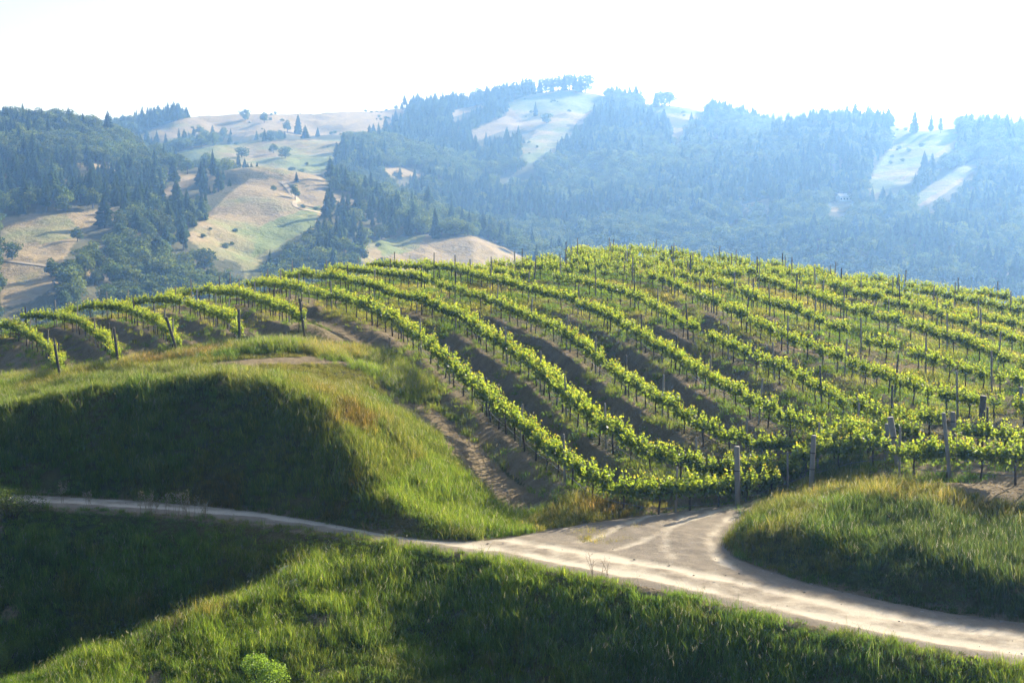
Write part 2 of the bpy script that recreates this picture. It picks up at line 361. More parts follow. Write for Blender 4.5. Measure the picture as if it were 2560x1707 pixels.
# ---- vine rows: points on the ground at the foot of the vines
TILE = {1: (0, 640), 2: (588, 600), 3: (1176, 600), 4: (1764, 600), 5: (1972, 860), 6: (1384, 880), 7: (900, 880)}
def T(k, pts): return [(TILE[k][0]+a/4, TILE[k][1]+b/4) for a, b in pts]
ROWS = {
 'L1': T(1, [(-500,770),(-200,780),(30,805),(135,822),(190,850),(275,885),(345,940),(440,1000),(510,1060),(595,1150)]),
 'L2': T(1, [(60,800),(180,760),(300,725),(410,705),(500,690),(555,692),(615,712),(710,750),(820,790),(940,885),(1075,970),(1185,1035)]),
 'L3': T(1, [(620,680),(730,640),(860,605),(960,605),(1080,620),(1190,640),(1265,660),(1330,690),(1450,740),(1590,790),(1680,860),(1780,925)]),
 'L4': T(1, [(1180,620),(1290,585),(1430,555),(1560,552),(1690,555),(1840,590),(1960,620),(2120,680),(2270,735),(2395,825)]),
 'L5': T(1, [(1700,520),(1850,480),(2000,455),(2170,470),(2320,490)]) + T(2, [(40,640),(120,680),(285,735),(445,805),(560,840),(685,890)]),
 'M1': T(2, [(-150,560),(0,545),(200,535),(380,550),(540,590),(705,630),(880,680),(1065,730),(1260,810),(1470,890),(1680,1020),(1795,1100)]) + T(7, [(780,190),(1010,420),(1280,650),(1550,900),(1880,1180),(2180,1410)]) + T(6, [(390,1490),(560,1505),(740,1520),(930,1505),(1120,1490),(1330,1470),(1520,1445),(1740,1435),(2030,1360),(2230,1300)]) + T(5, [(100,1340),(385,1290),(580,1250),(820,1225),(950,1215)]),
 'M2': T(2, [(300,470),(600,460),(850,465),(1100,500),(1285,565),(1480,630),(1680,690),(1885,750),(2105,870),(2320,930)]) + T(3, [(100,1080),(230,1165),(340,1220),(480,1320),(740,1530)]) + T(7, [(1880,460),(2150,740)]) + T(6, [(370,860),(540,990),(690,1090),(850,1200),(1050,1310),(1250,1370),(1430,1375),(1600,1370),(1800,1360),(2050,1270)]) + T(5, [(-50,1240),(300,1180),(600,1140),(900,1120)]),
 'M3': T(2, [(900,395),(1200,410),(1500,440),(1720,480),(1860,505),(1960,540),(2175,620),(2390,680)]) + T(3, [(155,730),(290,775),(515,885),(655,945),(775,975),(905,1055),(1040,1150),(1180,1270),(1340,1390),(1480,1500)]) + T(6, [(790,490),(985,620),(1170,730),(1330,850),(1510,975),(1700,1080),(1900,1150),(2150,1170)]) + T(5, [(0,1160),(300,1090),(600,1060),(850,1050)]),
 'M4': T(2, [(1300,340),(1600,360),(1900,390),(2150,410),(2300,425),(2442,465)]) + T(3, [(215,525),(330,550),(430,575),(555,615),(680,650),(815,680),(930,700),(1040,735),(1190,815),(1330,885),(1480,970),(1625,1060),(1770,1140),(1935,1250),(2090,1350),(2250,1465)]) + T(6, [(1590,440),(1770,560),(1950,680),(2170,810),(2330,880)]) + T(5, [(130,1000),(330,1030),(600,1050),(900,1060),(1200,1060)]),
 'M5': T(3, [(-500,360),(-200,385),(100,420),(300,445),(490,475),(700,490),(900,500),(1075,520),(1195,540),(1340,590),(1465,645),(1600,690),(1745,745),(1885,830),(2030,925),(2190,1010),(2340,1080)]) + T(4, [(160,1180),(330,1265),(490,1320),(665,1410),(850,1510)]) + T(5, [(200,560),(385,675),(590,780),(800,860),(1000,900),(1250,920),(1500,940)]),
 'M6': T(3, [(100,345),(500,380),(900,415),(1250,430),(1500,440),(1715,460),(1850,490),(1990,545),(2130,610),(2280,670)]) + T(4, [(80,740),(230,840),(395,915),(550,1015),(725,1090),(880,1170),(1060,1240),(1245,1295),(1440,1385),(1610,1440)]) + T(5, [(985,515),(1195,615),(1430,690),(1650,740),(1950,780),(2352,830),(2700,870)]),
 'M7': T(3, [(500,320),(900,355),(1300,380),(1600,405),(1820,440),(1960,465),(2150,490),(2350,515)]) + T(4, [(150,555),(300,610),(445,685),(600,750),(760,810),(915,860),(1090,920),(1265,1020),(1430,1095),(1605,1160),(1800,1215),(2000,1290)]) + T(5, [(1370,310),(1570,385),(1790,440),(2010,490),(2230,540),(2352,570),(2700,640)]),
 'M8': T(3, [(700,290),(1000,310),(1300,335),(1700,370),(2000,405),(2250,430)]) + T(4, [(150,455),(400,480),(600,510),(800,580),(950,635),(1120,700),(1280,755),(1465,840),(1625,890),(1810,940),(2000,990),(2175,1050),(2352,1105),(2600,1195),(2800,1275),(3184,1430),(3700,1620)]),
 'M9': T(3, [(900,260),(1300,293),(1700,325),(2100,360)]) + T(4, [(0,400),(300,430),(600,465),(850,510),(1130,560),(1330,600),(1480,640),(1640,690),(1800,725),(1980,775),(2165,825),(2340,885),(2600,980),(2800,1050),(3184,1190),(3700,1370)]),
 'M10': T(3, [(1000,235),(1300,255),(1700,280),(2100,315)]) + T(4, [(0,355),(300,385),(700,430),(1100,500),(1300,545),(1600,605),(1900,665),(2150,735),(2352,790),(2700,880),(2900,935),(3300,1050),(3700,1160)]),
 'M11': T(3, [(1000,212),(1300,222),(1700,245),(2100,275)]) + T(4, [(0,310),(300,345),(600,385),(900,440),(1200,495),(1500,540),(1800,580),(2100,630),(2352,670),(2700,745),(2900,790),(3300,875),(3700,960)]),
 'M12': T(3, [(1100,196),(1300,200),(1700,218),(2100,245)]) + T(4, [(0,275),(300,310),(600,352),(900,400),(1200,448),(1500,490),(1800,525),(2100,570),(2352,605),(2700,660),(2900,695),(3300,770),(3700,840)]),
 'F1': T(5, [(1085,1285),(1190,1300),(1480,1305),(1740,1310),(2050,1345),(2340,1390),(2700,1450)]),
 'F2': T(5, [(1640,1085),(1800,1110),(1950,1125),(2150,1135),(2352,1140),(2700,1150)]),
}
def hit_dome(u, v):
    a, b = ray(u, v); Ys = np.linspace(45, 150, 700)
    g = dome(a*Ys, Ys) + .5*bank_amp(a*Ys, Ys) - b*Ys
    k = np.where(g >= 0)[0]
    k = k[0] if len(k) else int(np.argmax(g))
    return (a*Ys[k], Ys[k])
ROWP = {}
for name, pts in ROWS.items():
    q = resample(np.array(pts, float), 12)
    q = np.array([hit_dome(u, v) for u, v in q])
    q = smooth_line(q, .4, 1.6)
    if name[0] == 'F' or name in ('M5', 'M6', 'M7', 'M8', 'M9', 'M10', 'M11', 'M12'):
        d_ = q[-1]-q[-8]; d_ /= np.linalg.norm(d_)
        if q[-1][0]/q[-1][1] > .33: q = np.vstack([q, q[-1] + d_*np.arange(.4, 6.1, .4)[:, None]])
    ROWP[name] = q
ORDER = ['L1', 'L2', 'L3', 'L4', 'L5', 'M1', 'M2', 'M3', 'M4', 'M5', 'M6', 'M7', 'M8', 'M9', 'M10', 'M11', 'M12']

SPUR = np.array([P(*c) for c in [(1040,1375,52.2),(935,1362,52),(740,1462,48.8),(500,1562,46.3),(260,1650,44),(80,1710,42.5),(-200,1830,39.5),(-500,1990,36)]])
def south(px, py, d3):
    bank = ZR - .84*d3 + .45*(1-np.exp(-d3/.8))*.84 - .35*sstep(6, 14, d3)
    ds, sd, ar = polydist(px, py, SPUR[:, :2])
    seg = np.r_[0, np.cumsum(np.linalg.norm(np.diff(SPUR[:, :2], axis=0), axis=1))]
    zs = np.interp(ar, seg, SPUR[:, 2]) - np.where(sd < 0, .62, .30)*(np.sqrt(ds**2+.6)-.77)
    z = smax(bank, zs, .8)
    z = smax(z, -21.5 + .02*(40-py), 1.5)
    return smax(z, -2.0 - .75*np.maximum(py+2, 0), 2.0)
def near_height(px, py):
    sh = px.shape; px = px.ravel(); py = py.ravel()
    B = dome(px, py)
    # terraces between the vine rows
    sd = []
    sub = (py > 50) & (py < 150)
    X, Y = px[sub], py[sub]
    for k in ORDER:
        d_, s_, _ = polydist(X, Y, ROWP[k]); sd.append(d_*s_)     # left of travel = up-slope side
    sd = np.array(sd); tt = np.full(len(X), -1.0); row = np.full(len(X), -1)
    for i in range(len(ORDER)-1):
        mm = (sd[i] >= 0) & (sd[i+1] < 0) & (sd[i] < 9) & (sd[i+1] > -9)
        tt[mm] = (sd[i]/(sd[i]-sd[i+1]+1e-9))[mm]; row[mm] = i
    near = np.abs(sd).min(0)
    A = bank_amp(X, Y)
    prof = .5 - 1.0*sstep(.12, .62, tt) + 1.0*sstep(.66, .93, tt)
    ter = np.where(tt >= 0, A*prof, 0)
    # below the first rows the bank runs down to the path
    for i in (0, 5):
        mm = (tt < 0) & (sd[i] < 0) & (sd[i] > -6); q = -sd[i]
        ter = np.where(mm, A*(.5*sstep(2.2, .2, q) - .25*sstep(1.0, 2.2, q)*sstep(6, 3, q)), ter)
    mm = (tt < 0) & (near < 9) & (sd[-1] > 0)
    ter = np.where(mm, A*.5*sstep(3, 0, near), ter)
    vg = VINEYARD_MASK(X, Y)
    ter = ter*vg
    T_ = np.zeros_like(px); T_[sub] = ter
    TTf = np.full_like(px, -1.); TTf[sub] = np.where(vg > .4, tt, -1)
    NR = np.full_like(px, 99.); NR[sub] = near
    dR, _, _ = polydist(px, py, ROAD, closed=True); ins = inside(px, py, ROAD)
    d3, s3, _ = polydist(px, py, e3)
    south_m = (s3 > 0) & ~ins                                  # e3 travels right to left: left of travel is south
    lump = (fbm(px, py, 2.6, 3, 4)-.5)
    up = smin(B + T_, ZR + np.where(px > 1.5, np.where(py < 53.5, .74, 1.5), .95)*dR + .5*lump*sstep(.3, 2, dR), np.where(px > 1.5, .3, .5)) + .0
    up = np.where(dR < .6, up*sstep(0, .6, dR) + ZR*(1-sstep(0, .6, dR)), up)
    dn = south(px, py, d3)
    z = np.where(south_m, dn, up)
    lump2 = fbm(px, py, 1.3, 13, 3)-.5
    pth = polydist(px, py, DIRT_PATH)[0]; calm = .25 + .75*sstep(.6, 2.2, pth)
    z = z + calm*(lump + .55*lump2)*(.34*sstep(.5, 3, dR))*np.where(south_m, 1.4, np.where(TTf >= 0, .35, .8))
    z = z + (fbm(px, py, .55, 11, 3)-.5)*.17*sstep(.2, 1.0, dR)
    z = np.where(ins, ZR - .10*sstep(.02, .5, dR), z)
    far = sstep(140, 200, py)
    z = z*(1-far) + far*(-28 - .55*(py-150))
    return [q.reshape(sh) for q in (z, TTf, NR, dR, ins, south_m, d3)]
VY = np.array([P(*c)[:2] for c in [(-300,900,90),(0,950,89),(150,945,87.2),(297,915,86.2),(447,888,84.2),(597,865,84),(751,842,85),(870,868,82.5),(990,905,80),(1060,985,73.5),(1150,1075,67.5),(1250,1175,61.5),(1340,1250,57.2)]] )
VY = np.vstack([VY, [(3.0, 55.6), (9, 55.2), (14.5, 52.8), (19, 50.6), (60, 47), (80, 150), (-80, 150), (-60, 92)]])
def VINEYARD_MASK(px, py):
    d, _, _ = polydist(px, py, VY, closed=True); i = inside(px, py, VY)
    return np.where(i, sstep(-.2, 1.2, d), 0)

DIRT_PATH = np.array([P(*c)[:2] for c in [(560,912,76),(760,900,76.5),(870,915,78),(960,960,75.5),(1050,1040,70.5),(1130,1110,66),(1220,1200,60.5),(1320,1262,57)]])
s_ax = np.linspace(-.60, .60, 660)
y_ax = np.concatenate([np.linspace(2, 34, 40), np.arange(34.5, 70, .2), np.arange(70, 140, .28), np.linspace(140.5, 330, 60)])
SS, YY = np.meshgrid(s_ax, y_ax)
XX = SS*np.maximum(YY, 14.0)
Zg, TTg, NRg, DRg, INg, SOg, D3g = near_height(XX, YY)
def grid_lookup(G, x, y):
    x = np.asarray(x, float); y = np.asarray(y, float); s = x/np.maximum(y, 14.0)
    fi = np.clip((s - s_ax[0])/(s_ax[1]-s_ax[0]), 0, len(s_ax)-1.001); i = fi.astype(int); a = fi-i
    j = np.clip(np.searchsorted(y_ax, y)-1, 0, len(y_ax)-2); b = (y-y_ax[j])/(y_ax[j+1]-y_ax[j]); b = np.clip(b, 0, 1)
    return (G[j, i]*(1-a)+G[j, i+1]*a)*(1-b) + (G[j+1, i]*(1-a)+G[j+1, i+1]*a)*b
def gz(x, y): return grid_lookup(Zg, x, y)

# what grows where: soil (bare) and dry shares of the ground
tt = TTg
pd, _, _ = polydist(XX, YY, DIRT_PATH)
n1 = fbm(XX, YY, 3.0, 21); n2 = fbm(XX, YY, 1.1, 31); n3 = fbm(XX, YY, 9.0, 41)
upper = sstep(84, 100, YY) + .6*sstep(5, 25, XX)
soil = np.zeros_like(XX)
bank = sstep(.62, .70, tt)*sstep(1.0, .93, tt)
trackm = sstep(.46, .54, tt)*sstep(.72, .64, tt)
soil = np.maximum(soil, bank*(.95 - .5*np.clip(upper, 0, 1)))
soil = np.maximum(soil, trackm*(1.0 - .35*np.clip(upper, 0, 1)))
soil = np.where(tt >= 0, np.maximum(soil, np.where(XX/YY < -.14, .72, .42*(1-.5*np.clip(upper, 0, 1)))), soil)
first = (VINEYARD_MASK(XX, YY) > .3) & (tt < 0)
soil = np.where(first & (YY < 100), np.where(NRg < 2.4, .8, .40), soil)
soil = soil*np.clip(.6 + 1.0*(n1*.7+n2*.6-.25), 0, 1.25)
soil = np.maximum(soil, np.maximum(.95*sstep(.42, .2, np.abs(pd-.65) + (n1-.5)*.35),   .74*sstep(1.4, .7, pd + (n1-.5)*1.0)))
soil = np.where(DRg < .5, np.maximum(soil, sstep(.5, .0, DRg)), soil)
frm = [(13.3, 54.2), (15.2, 51.2), (17.5, 48.7), (24, 46.2), (60, 43), (60, 53), (20, 55.2), (14, 55.8)]
soil = np.maximum(soil, .9*inside(XX, YY, frm))
soil = np.maximum(soil, np.where(tt < 0, .6*sstep(.76, .80, fbm(XX, YY, 1.6, 391, 3)), 0))
dry = np.clip(.25 + (n3-.5)*1.2, 0, 1)
dry = np.where(tt >= 0, np.clip(.25 + .5*np.clip(upper, 0, 1) + (n1-.5)*1.6, 0, 1), dry)
dry = np.where((tt < 0) & (DRg < 7) & ~SOg, np.clip(.3+(n3-.5)*1.5, 0, 1), dry)

nr, ncol = XX.shape
idx = np.arange(nr*ncol).reshape(nr, ncol)
quads = np.stack([idx[:-1, :-1], idx[:-1, 1:], idx[1:, 1:], idx[1:, :-1]], -1).reshape(-1, 4)
me = mesh_np('hillside', np.stack([XX, YY, Zg], -1).reshape(-1, 3), quads, [M['ground']], smooth=True,
             attrs={'soil': ('FLOAT', 'POINT', soil.ravel().astype(np.float32)), 'dry': ('FLOAT', 'POINT', dry.ravel().astype(np.float32))})
tag(mobj('hillside', me), kind='structure')

# ---- the dirt road: one sheet over the road bed, with wheel ruts
xs = np.arange(-36, 34, .13); ys = np.arange(ROAD[:, 1].min()-.3, ROAD[:, 1].max()+.3, .13)
RX, RY = np.meshgrid(xs, ys); rin = inside(RX, RY, ROAD)
cell = rin[:-1, :-1] | rin[1:, :-1] | rin[:-1, 1:] | rin[1:, 1:]
use = np.zeros_like(rin); use[:-1, :-1] |= cell; use[1:, :-1] |= cell; use[:-1, 1:] |= cell; use[1:, 1:] |= cell
rx, ry = RX[use].copy(), RY[use].copy(); out_ = ~rin[use]
RP = resample(np.vstack([ROAD, ROAD[:1]]), .06)
for k in np.where(out_)[0]:
    dd = (RP[:, 0]-rx[k])**2 + (RP[:, 1]-ry[k])**2; j = dd.argmin(); rx[k], ry[k] = RP[j]
d3r, _, _ = polydist(rx, ry, e3); d1r, _, _ = polydist(rx, ry, np.vstack([e1[:int(len(e1)*.70)]])); d2r, _, _ = polydist(rx, ry, e2)
dER, _, _ = polydist(rx, ry, ROAD, closed=True)
wob = (fbm(rx, ry, 2.5, 51)-.5)*.5
r_main = np.exp(-((d3r-1.0+wob)/.30)**2) + np.exp(-((d3r-2.45+wob)/.34)**2)
BR = np.array([on_level(u, v, ZR) for u, v in [(1935,1240),(1860,1262),(1760,1300),(1715,1345),(1735,1400),(1830,1450),(1960,1490)]])
BR2 = np.array([on_level(u, v, ZR) for u, v in [(1935,1236),(1800,1262),(1660,1300),(1560,1350),(1420,1380),(1250,1385)]])
r_br = np.zeros_like(rx)
patch = fbm(rx, ry, .55, 53, 4); patch2 = fbm(rx, ry, 2.2, 57, 3)
for j_, B_ in enumerate((smooth_line(BR, .3, .9), smooth_line(BR2, .3, .9))):
    db, sb, _ = polydist(rx, ry, B_)
    r_br = np.maximum(r_br, np.exp(-((db-.78+wob*.7)/.24)**2)*np.clip(.45+1.6*(fbm(rx, ry, 2.4, 300+j_, 3)-.3), 0, 1))
junction = sstep(3.0, 4.4, d3r + wob)
r_main = (r_main + .45*np.exp(-((d3r-1.7+wob)/.9)**2))*np.clip(.35 + 1.3*patch2, 0, 1.1)
rut = np.clip(r_main*(1-junction) + r_br*np.clip(junction+.25, 0, 1)*.9, 0, 1)
rut = np.clip(rut + (patch-.5)*.7, 0, 1)
gravel = np.clip((1-rut)*(.15+1.2*fbm(rx, ry, 1.6, 61, 4)) * np.where(d3r > 3.4, 1.05, .6), 0, 1)
gravel = np.maximum(gravel, .7*sstep(.5, .1, dER))
rz_ = ZR - .02 + (.05*(1-rut) + .05*(fbm(rx, ry, .6, 71)-.5) + .04*(fbm(rx, ry, .25, 73, 2)-.5)*(.3+junction))*sstep(0, .5, dER) + .10*sstep(3.4, 6.5, d3r)*sstep(0, 1, dER)
imap = np.full(RX.shape, -1); imap[use] = np.arange(use.sum())
q = np.stack([imap[:-1, :-1], imap[:-1, 1:], imap[1:, 1:], imap[1:, :-1]], -1)[cell]
me = mesh_np('dirt_road', np.stack([rx, ry, rz_], -1), q, [M['road']], smooth=True,
             attrs={'rut': ('FLOAT', 'POINT', rut.astype(np.float32)), 'gravel': ('FLOAT', 'POINT', gravel.astype(np.float32))})
tag(mobj('dirt_road', me), kind='structure')

# ------------------------------------------------------------------ far hills
def Pd(u, v, Y): return P(u*D, v*D, Y)
RIDGES = [  # crest lines in wide-view pixels with distance, side slope
 ([(930,262,1500),(1050,250,1450),(1180,234,1480),(1290,213,1500),(1400,236,1480),(1560,248,1450),(1640,276,1400),(1720,296,1370),(1790,312,1330),(1880,298,1250),(1960,284,1180),(2045,308,1150),(2180,310,1120),(2352,310,1080),(2700,305,1050)], .34),
 ([(1050,250,1450),(930,320,1270),(800,420,1080),(760,470,980)], .40),
 ([(1180,234,1480),(1130,330,1250),(1060,440,1080),(990,520,950),(950,600,860)], .36),
 ([(1290,213,1500),(1290,260,1380),(1230,330,1230),(1190,450,1050),(1170,560,900)], .36),
 ([(1400,236,1480),(1400,320,1250),(1430,430,1060),(1450,560,890)], .36),
 ([(1560,248,1450),(1560,320,1250),(1600,420,1060),(1640,540,900),(1650,640,800)], .36),
 ([(1640,270,1400),(1720,350,1180),(1790,460,960),(1830,580,820),(1850,660,760)], .36),
 ([(1960,280,1180),(1930,380,1010),(1950,480,900),(2010,600,770),(2030,680,720)], .36),
 ([(2180,305,1120),(2130,400,960),(2150,500,860),(2190,620,740)], .36),
 ([(2352,305,1080),(2320,420,930),(2330,540,810),(2352,660,710)], .36),
 ([(2650,300,1050),(2550,420,900),(2550,600,740)], .36),
 ([(100,330,1280),(250,305,1300),(400,278,1320),(560,266,1350),(750,264,1400),(930,260,1500)], .34),
 ([(440,276,1320),(400,325,1190)], .35), ([(620,266,1360),(600,320,1200)], .35), ([(800,264,1420),(830,330,1200)], .35),
 ([(330,372,1040),(420,350,1050),(500,338,1060),(640,329,1080),(780,327,1110),(860,335,1130)], .36),
 ([(500,338,1060),(540,390,950)], .4), ([(640,329,1080),(660,372,990),(640,420,900)], .4), ([(760,327,1110),(740,380,990),(730,430,910)], .4),
 ([(-300,272,820),(-150,280,820),(0,309,830),(130,312,850),(230,330,880),(330,368,900),(380,402,900)], .42),
 ([(0,298,830),(60,380,720),(100,470,640)], .42), ([(130,300,850),(200,380,750),(240,470,670)], .42), ([(-150,270,820),(-100,420,650)], .42),
 ([(120,376,760),(230,383,770),(330,401,790),(420,403,800),(510,407,820)], .45),
 ([(330,401,790),(330,470,690),(300,560,600)], .4), ([(430,403,800),(420,480,680),(400,580,580)], .4),
 ([(470,490,690),(520,445,710),(575,417,725),(640,418,735),(720,438,745),(850,473,760),(900,494,770),(960,540,780)], .48),
 ([(575,417,725),(560,500,640),(570,580,585),(580,660,540)], .36), ([(720,438,745),(760,520,650),(740,600,580)], .36), ([(640,418,735),(660,500,650)], .4),
 ([(760,600,630),(820,577,640),(900,557,640),(985,545,640),(1090,547,640),(1180,584,640),(1260,630,650)], .42),
 ([(-200,498,560),(-50,500,560),(60,502,560),(200,484,570),(275,492,580)], .5),
 ([(60,502,560),(40,600,490),(0,700,430)], .40), ([(200,484,570),(140,580,500),(100,680,440)], .42),
]
def far_height(px, py):
    acc = np.zeros_like(px); K = 7.0; best = np.full_like(px, -1e9); zs = []
    for line, g in RIDGES:
        p = np.array([Pd(*c) for c in line])
        d, s, ar = polydist(px, py, p[:, :2]); seg = np.r_[0, np.cumsum(np.linalg.norm(np.diff(p[:, :2], axis=0), axis=1))]
        z = np.interp(ar, seg, p[:, 2]) - g*(np.sqrt(d*d + 22**2)-22)
        zs.append(z); best = np.maximum(best, z)
    zs.append(np.full_like(px, -78.)); best = np.maximum(best, -78.)
    for z in zs: acc += np.exp((z-best)/K)
    z = best + K*np.log(acc)*.6
    return z + (fbm(px, py, 70, 81, 4)-.5)*6.5 + (fbm(px, py, 18, 91, 3)-.5)*2.2 + (np.abs(fbm(px, py, 60, 93, 3)-.5)-.12)*11 + (fbm(px, py, 9, 95, 2)-.5)*1.1
fs = np.linspace(-.62, .62, 620)
fy = np.exp(np.linspace(math.log(190), math.log(2300), 560))
FS, FY = np.meshgrid(fs, fy); FX = FS*FY
FZ = far_height(FX, FY)
FZ = FZ*(1-sstep(1700, 2300, FY)) + sstep(1700, 2300, FY)*-120
FZ = np.where(FY < 330, np.minimum(FZ, -60 - (330-FY)*.2), FZ)
def fz(x, y):
    s = x/y; fi = np.clip((s-fs[0])/(fs[1]-fs[0]), 0, len(fs)-1.001); i = fi.astype(int); a = fi-i
    gj = np.clip((np.log(y)-math.log(190))/(math.log(2300)-math.log(190))*(len(fy)-1), 0, len(fy)-1.001); j = gj.astype(int); b = gj-j
    return (FZ[j, i]*(1-a)+FZ[j, i+1]*a)*(1-b) + (FZ[j+1, i]*(1-a)+FZ[j+1, i+1]*a)*b
CLEAR = [  # grassy openings on the hills, wide-view pixels
 [(290,320),(380,285),(440,268),(560,258),(940,250),(900,292),(850,304),(800,314),(760,310),(700,314),(640,306),(560,314),(500,306),(440,308),(400,326)],
 [(366,360),(430,345),(500,334),(700,322),(800,322),(775,355),(750,385),(755,410),(735,445),(700,420),(660,415),(600,395),(560,385),(540,392),(470,372)],
 [(575,409),(640,411),(720,432),(800,455),(905,490),(890,498),(800,470),(745,462),(735,490),(720,525),(650,560),(600,600),(565,640),(550,605),(490,590),(425,545),(470,500),(520,450)],
 [(130,372),(180,370),(240,380),(300,395),(400,400),(515,402),(505,410),(440,425),(400,440),(380,455),(370,440),(410,418),(330,410),(280,400)],
 [(0,502),(60,492),(180,488),(260,476),(275,488),(268,510),(190,535),(160,575),(135,620),(140,650),(75,690),(0,710)],
 [(815,577),(870,552),(980,538),(1000,548),(1090,543),(1190,582),(1250,625),(950,625),(840,610)],
 [(1165,236),(1230,212),(1290,196),(1400,222),(1350,262),(1335,290),(1300,282),(1318,312),(1290,330),(1215,378),(1190,345),(1235,302),(1200,300),(1150,302),(1085,330),(1085,300),(1165,265)],
 [(1015,278),(1050,252),(1110,238),(1120,246),(1060,262)],
 [(1470,230),(1560,234),(1625,254),(1605,282),(1560,272),(1500,258)], [(1535,290),(1575,296),(1570,342),(1545,325)], [(1600,298),(1665,310),(1640,318)],
 [(2045,282),(2185,284),(2205,310),(2185,350),(2120,375),(2090,420),(2010,445),(1990,432),(2015,380),(2045,340)],
 [(2100,475),(2115,440),(2180,400),(2235,368),(2262,368),(2200,425),(2140,465)],
 [(865,385),(960,388),(975,408),(905,408)], [(1700,470),(1765,455),(1775,470),(1765,492),(1745,470),(1715,490)], [(1900,470),(1955,445),(1960,470),(1935,488),(1905,485)],
 [(200,620),(285,625),(250,645),(205,640)],
]
def in_clear(x, y, z, grow=0):
    u, v = project(x, y, z); u = u/D; v = v/D
    r = np.zeros(np.shape(x), bool)
    for c in CLEAR: r |= inside(u, v, c)
    return r
fclear = in_clear(FX, FY, FZ)
uu, vv = project(FX, FY, FZ); uu /= D; vv /= D
green = .30 + .9*(fbm(FX, FY, 90, 101, 3)-.5)
for c in ([(366,360),(500,330),(800,320),(740,400),(650,400)], [(0,502),(150,490),(200,540),(100,560),(0,560)], [(640,500),(740,470),(720,520),(640,560),(580,590),(600,520)], [(860,552),(980,538),(960,575),(880,590)], [(2000,430),(2262,360),(2262,380),(2100,475)], [(1165,240),(1290,208),(1400,232),(1330,270),(1200,280)], [(1470,238),(1625,262),(1500,258)], [(2045,282),(2205,310),(2120,380),(2010,445),(1985,432)], [(1165,300),(1330,270),(1320,315),(1215,380),(1085,330)]):
    green = np.where(inside(uu, vv, c), green+.32, green)
wood = np.where(fclear, 0., 1.)
nr, ncol = FX.shape; idx = np.arange(nr*ncol).reshape(nr, ncol)
quads = np.stack([idx[:-1, :-1], idx[:-1, 1:], idx[1:, 1:], idx[1:, :-1]], -1).reshape(-1, 4)
me = mesh_np('hills', np.stack([FX, FY, FZ], -1).reshape(-1, 3), quads, [M['hill']], smooth=True,
             attrs={'green': ('FLOAT', 'POINT', green.ravel().astype(np.float32)), 'wood': ('FLOAT', 'POINT', wood.ravel().astype(np.float32))})
tag(mobj('hills', me), kind='structure')
# the blue ridge far behind
ds = np.linspace(-.62, .62, 260); prof = []
for Yd, base, dep in ((3000, 0, 1),):
    ud = CX + F_PX*ds
    vtop = np.interp(ud/D, [-400,150,230,300,380,1600,1730,1800,1880,2000,2080,2150,2230,2300,2360,2800], [300,300,283,281,300,300,268,250,252,268,285,272,262,258,268,262])
    vtop = vtop + (fbm(ud, ud*0, 60, 111, 4)-.5)*14
    ztop = ray(ud, vtop*D)[1]*Yd
rows_ = []
for fy_, k in ((2650, -130), (2850, .55), (3000, 1.0), (3300, -200)):
    zz = ztop*k if k > 0 else np.full_like(ztop, float(k))
    rows_.append(np.stack([ds*fy_, np.full_like(ds, fy_), zz], -1))
V_ = np.stack(rows_); idx = np.arange(V_.shape[0]*V_.shape[1]).reshape(V_.shape[:2])
me = mesh_np('distant_ridge', V_.reshape(-1, 3), np.stack([idx[:-1, :-1], idx[:-1, 1:], idx[1:, 1:], idx[1:, :-1]], -1).reshape(-1, 4), [M['ridge']], smooth=True)
tag(mobj('distant_ridge', me), kind='structure')
# valley floor sheet out to the horizon
gm = mesh_np('valley_ground', [(-4000, -300, -130), (4000, -300, -130), (4000, 5200, -130), (-4000, 5200, -130)], np.array([[0, 1, 2, 3]]), [M['ridge']])
tag(mobj('valley_ground', gm), kind='structure')

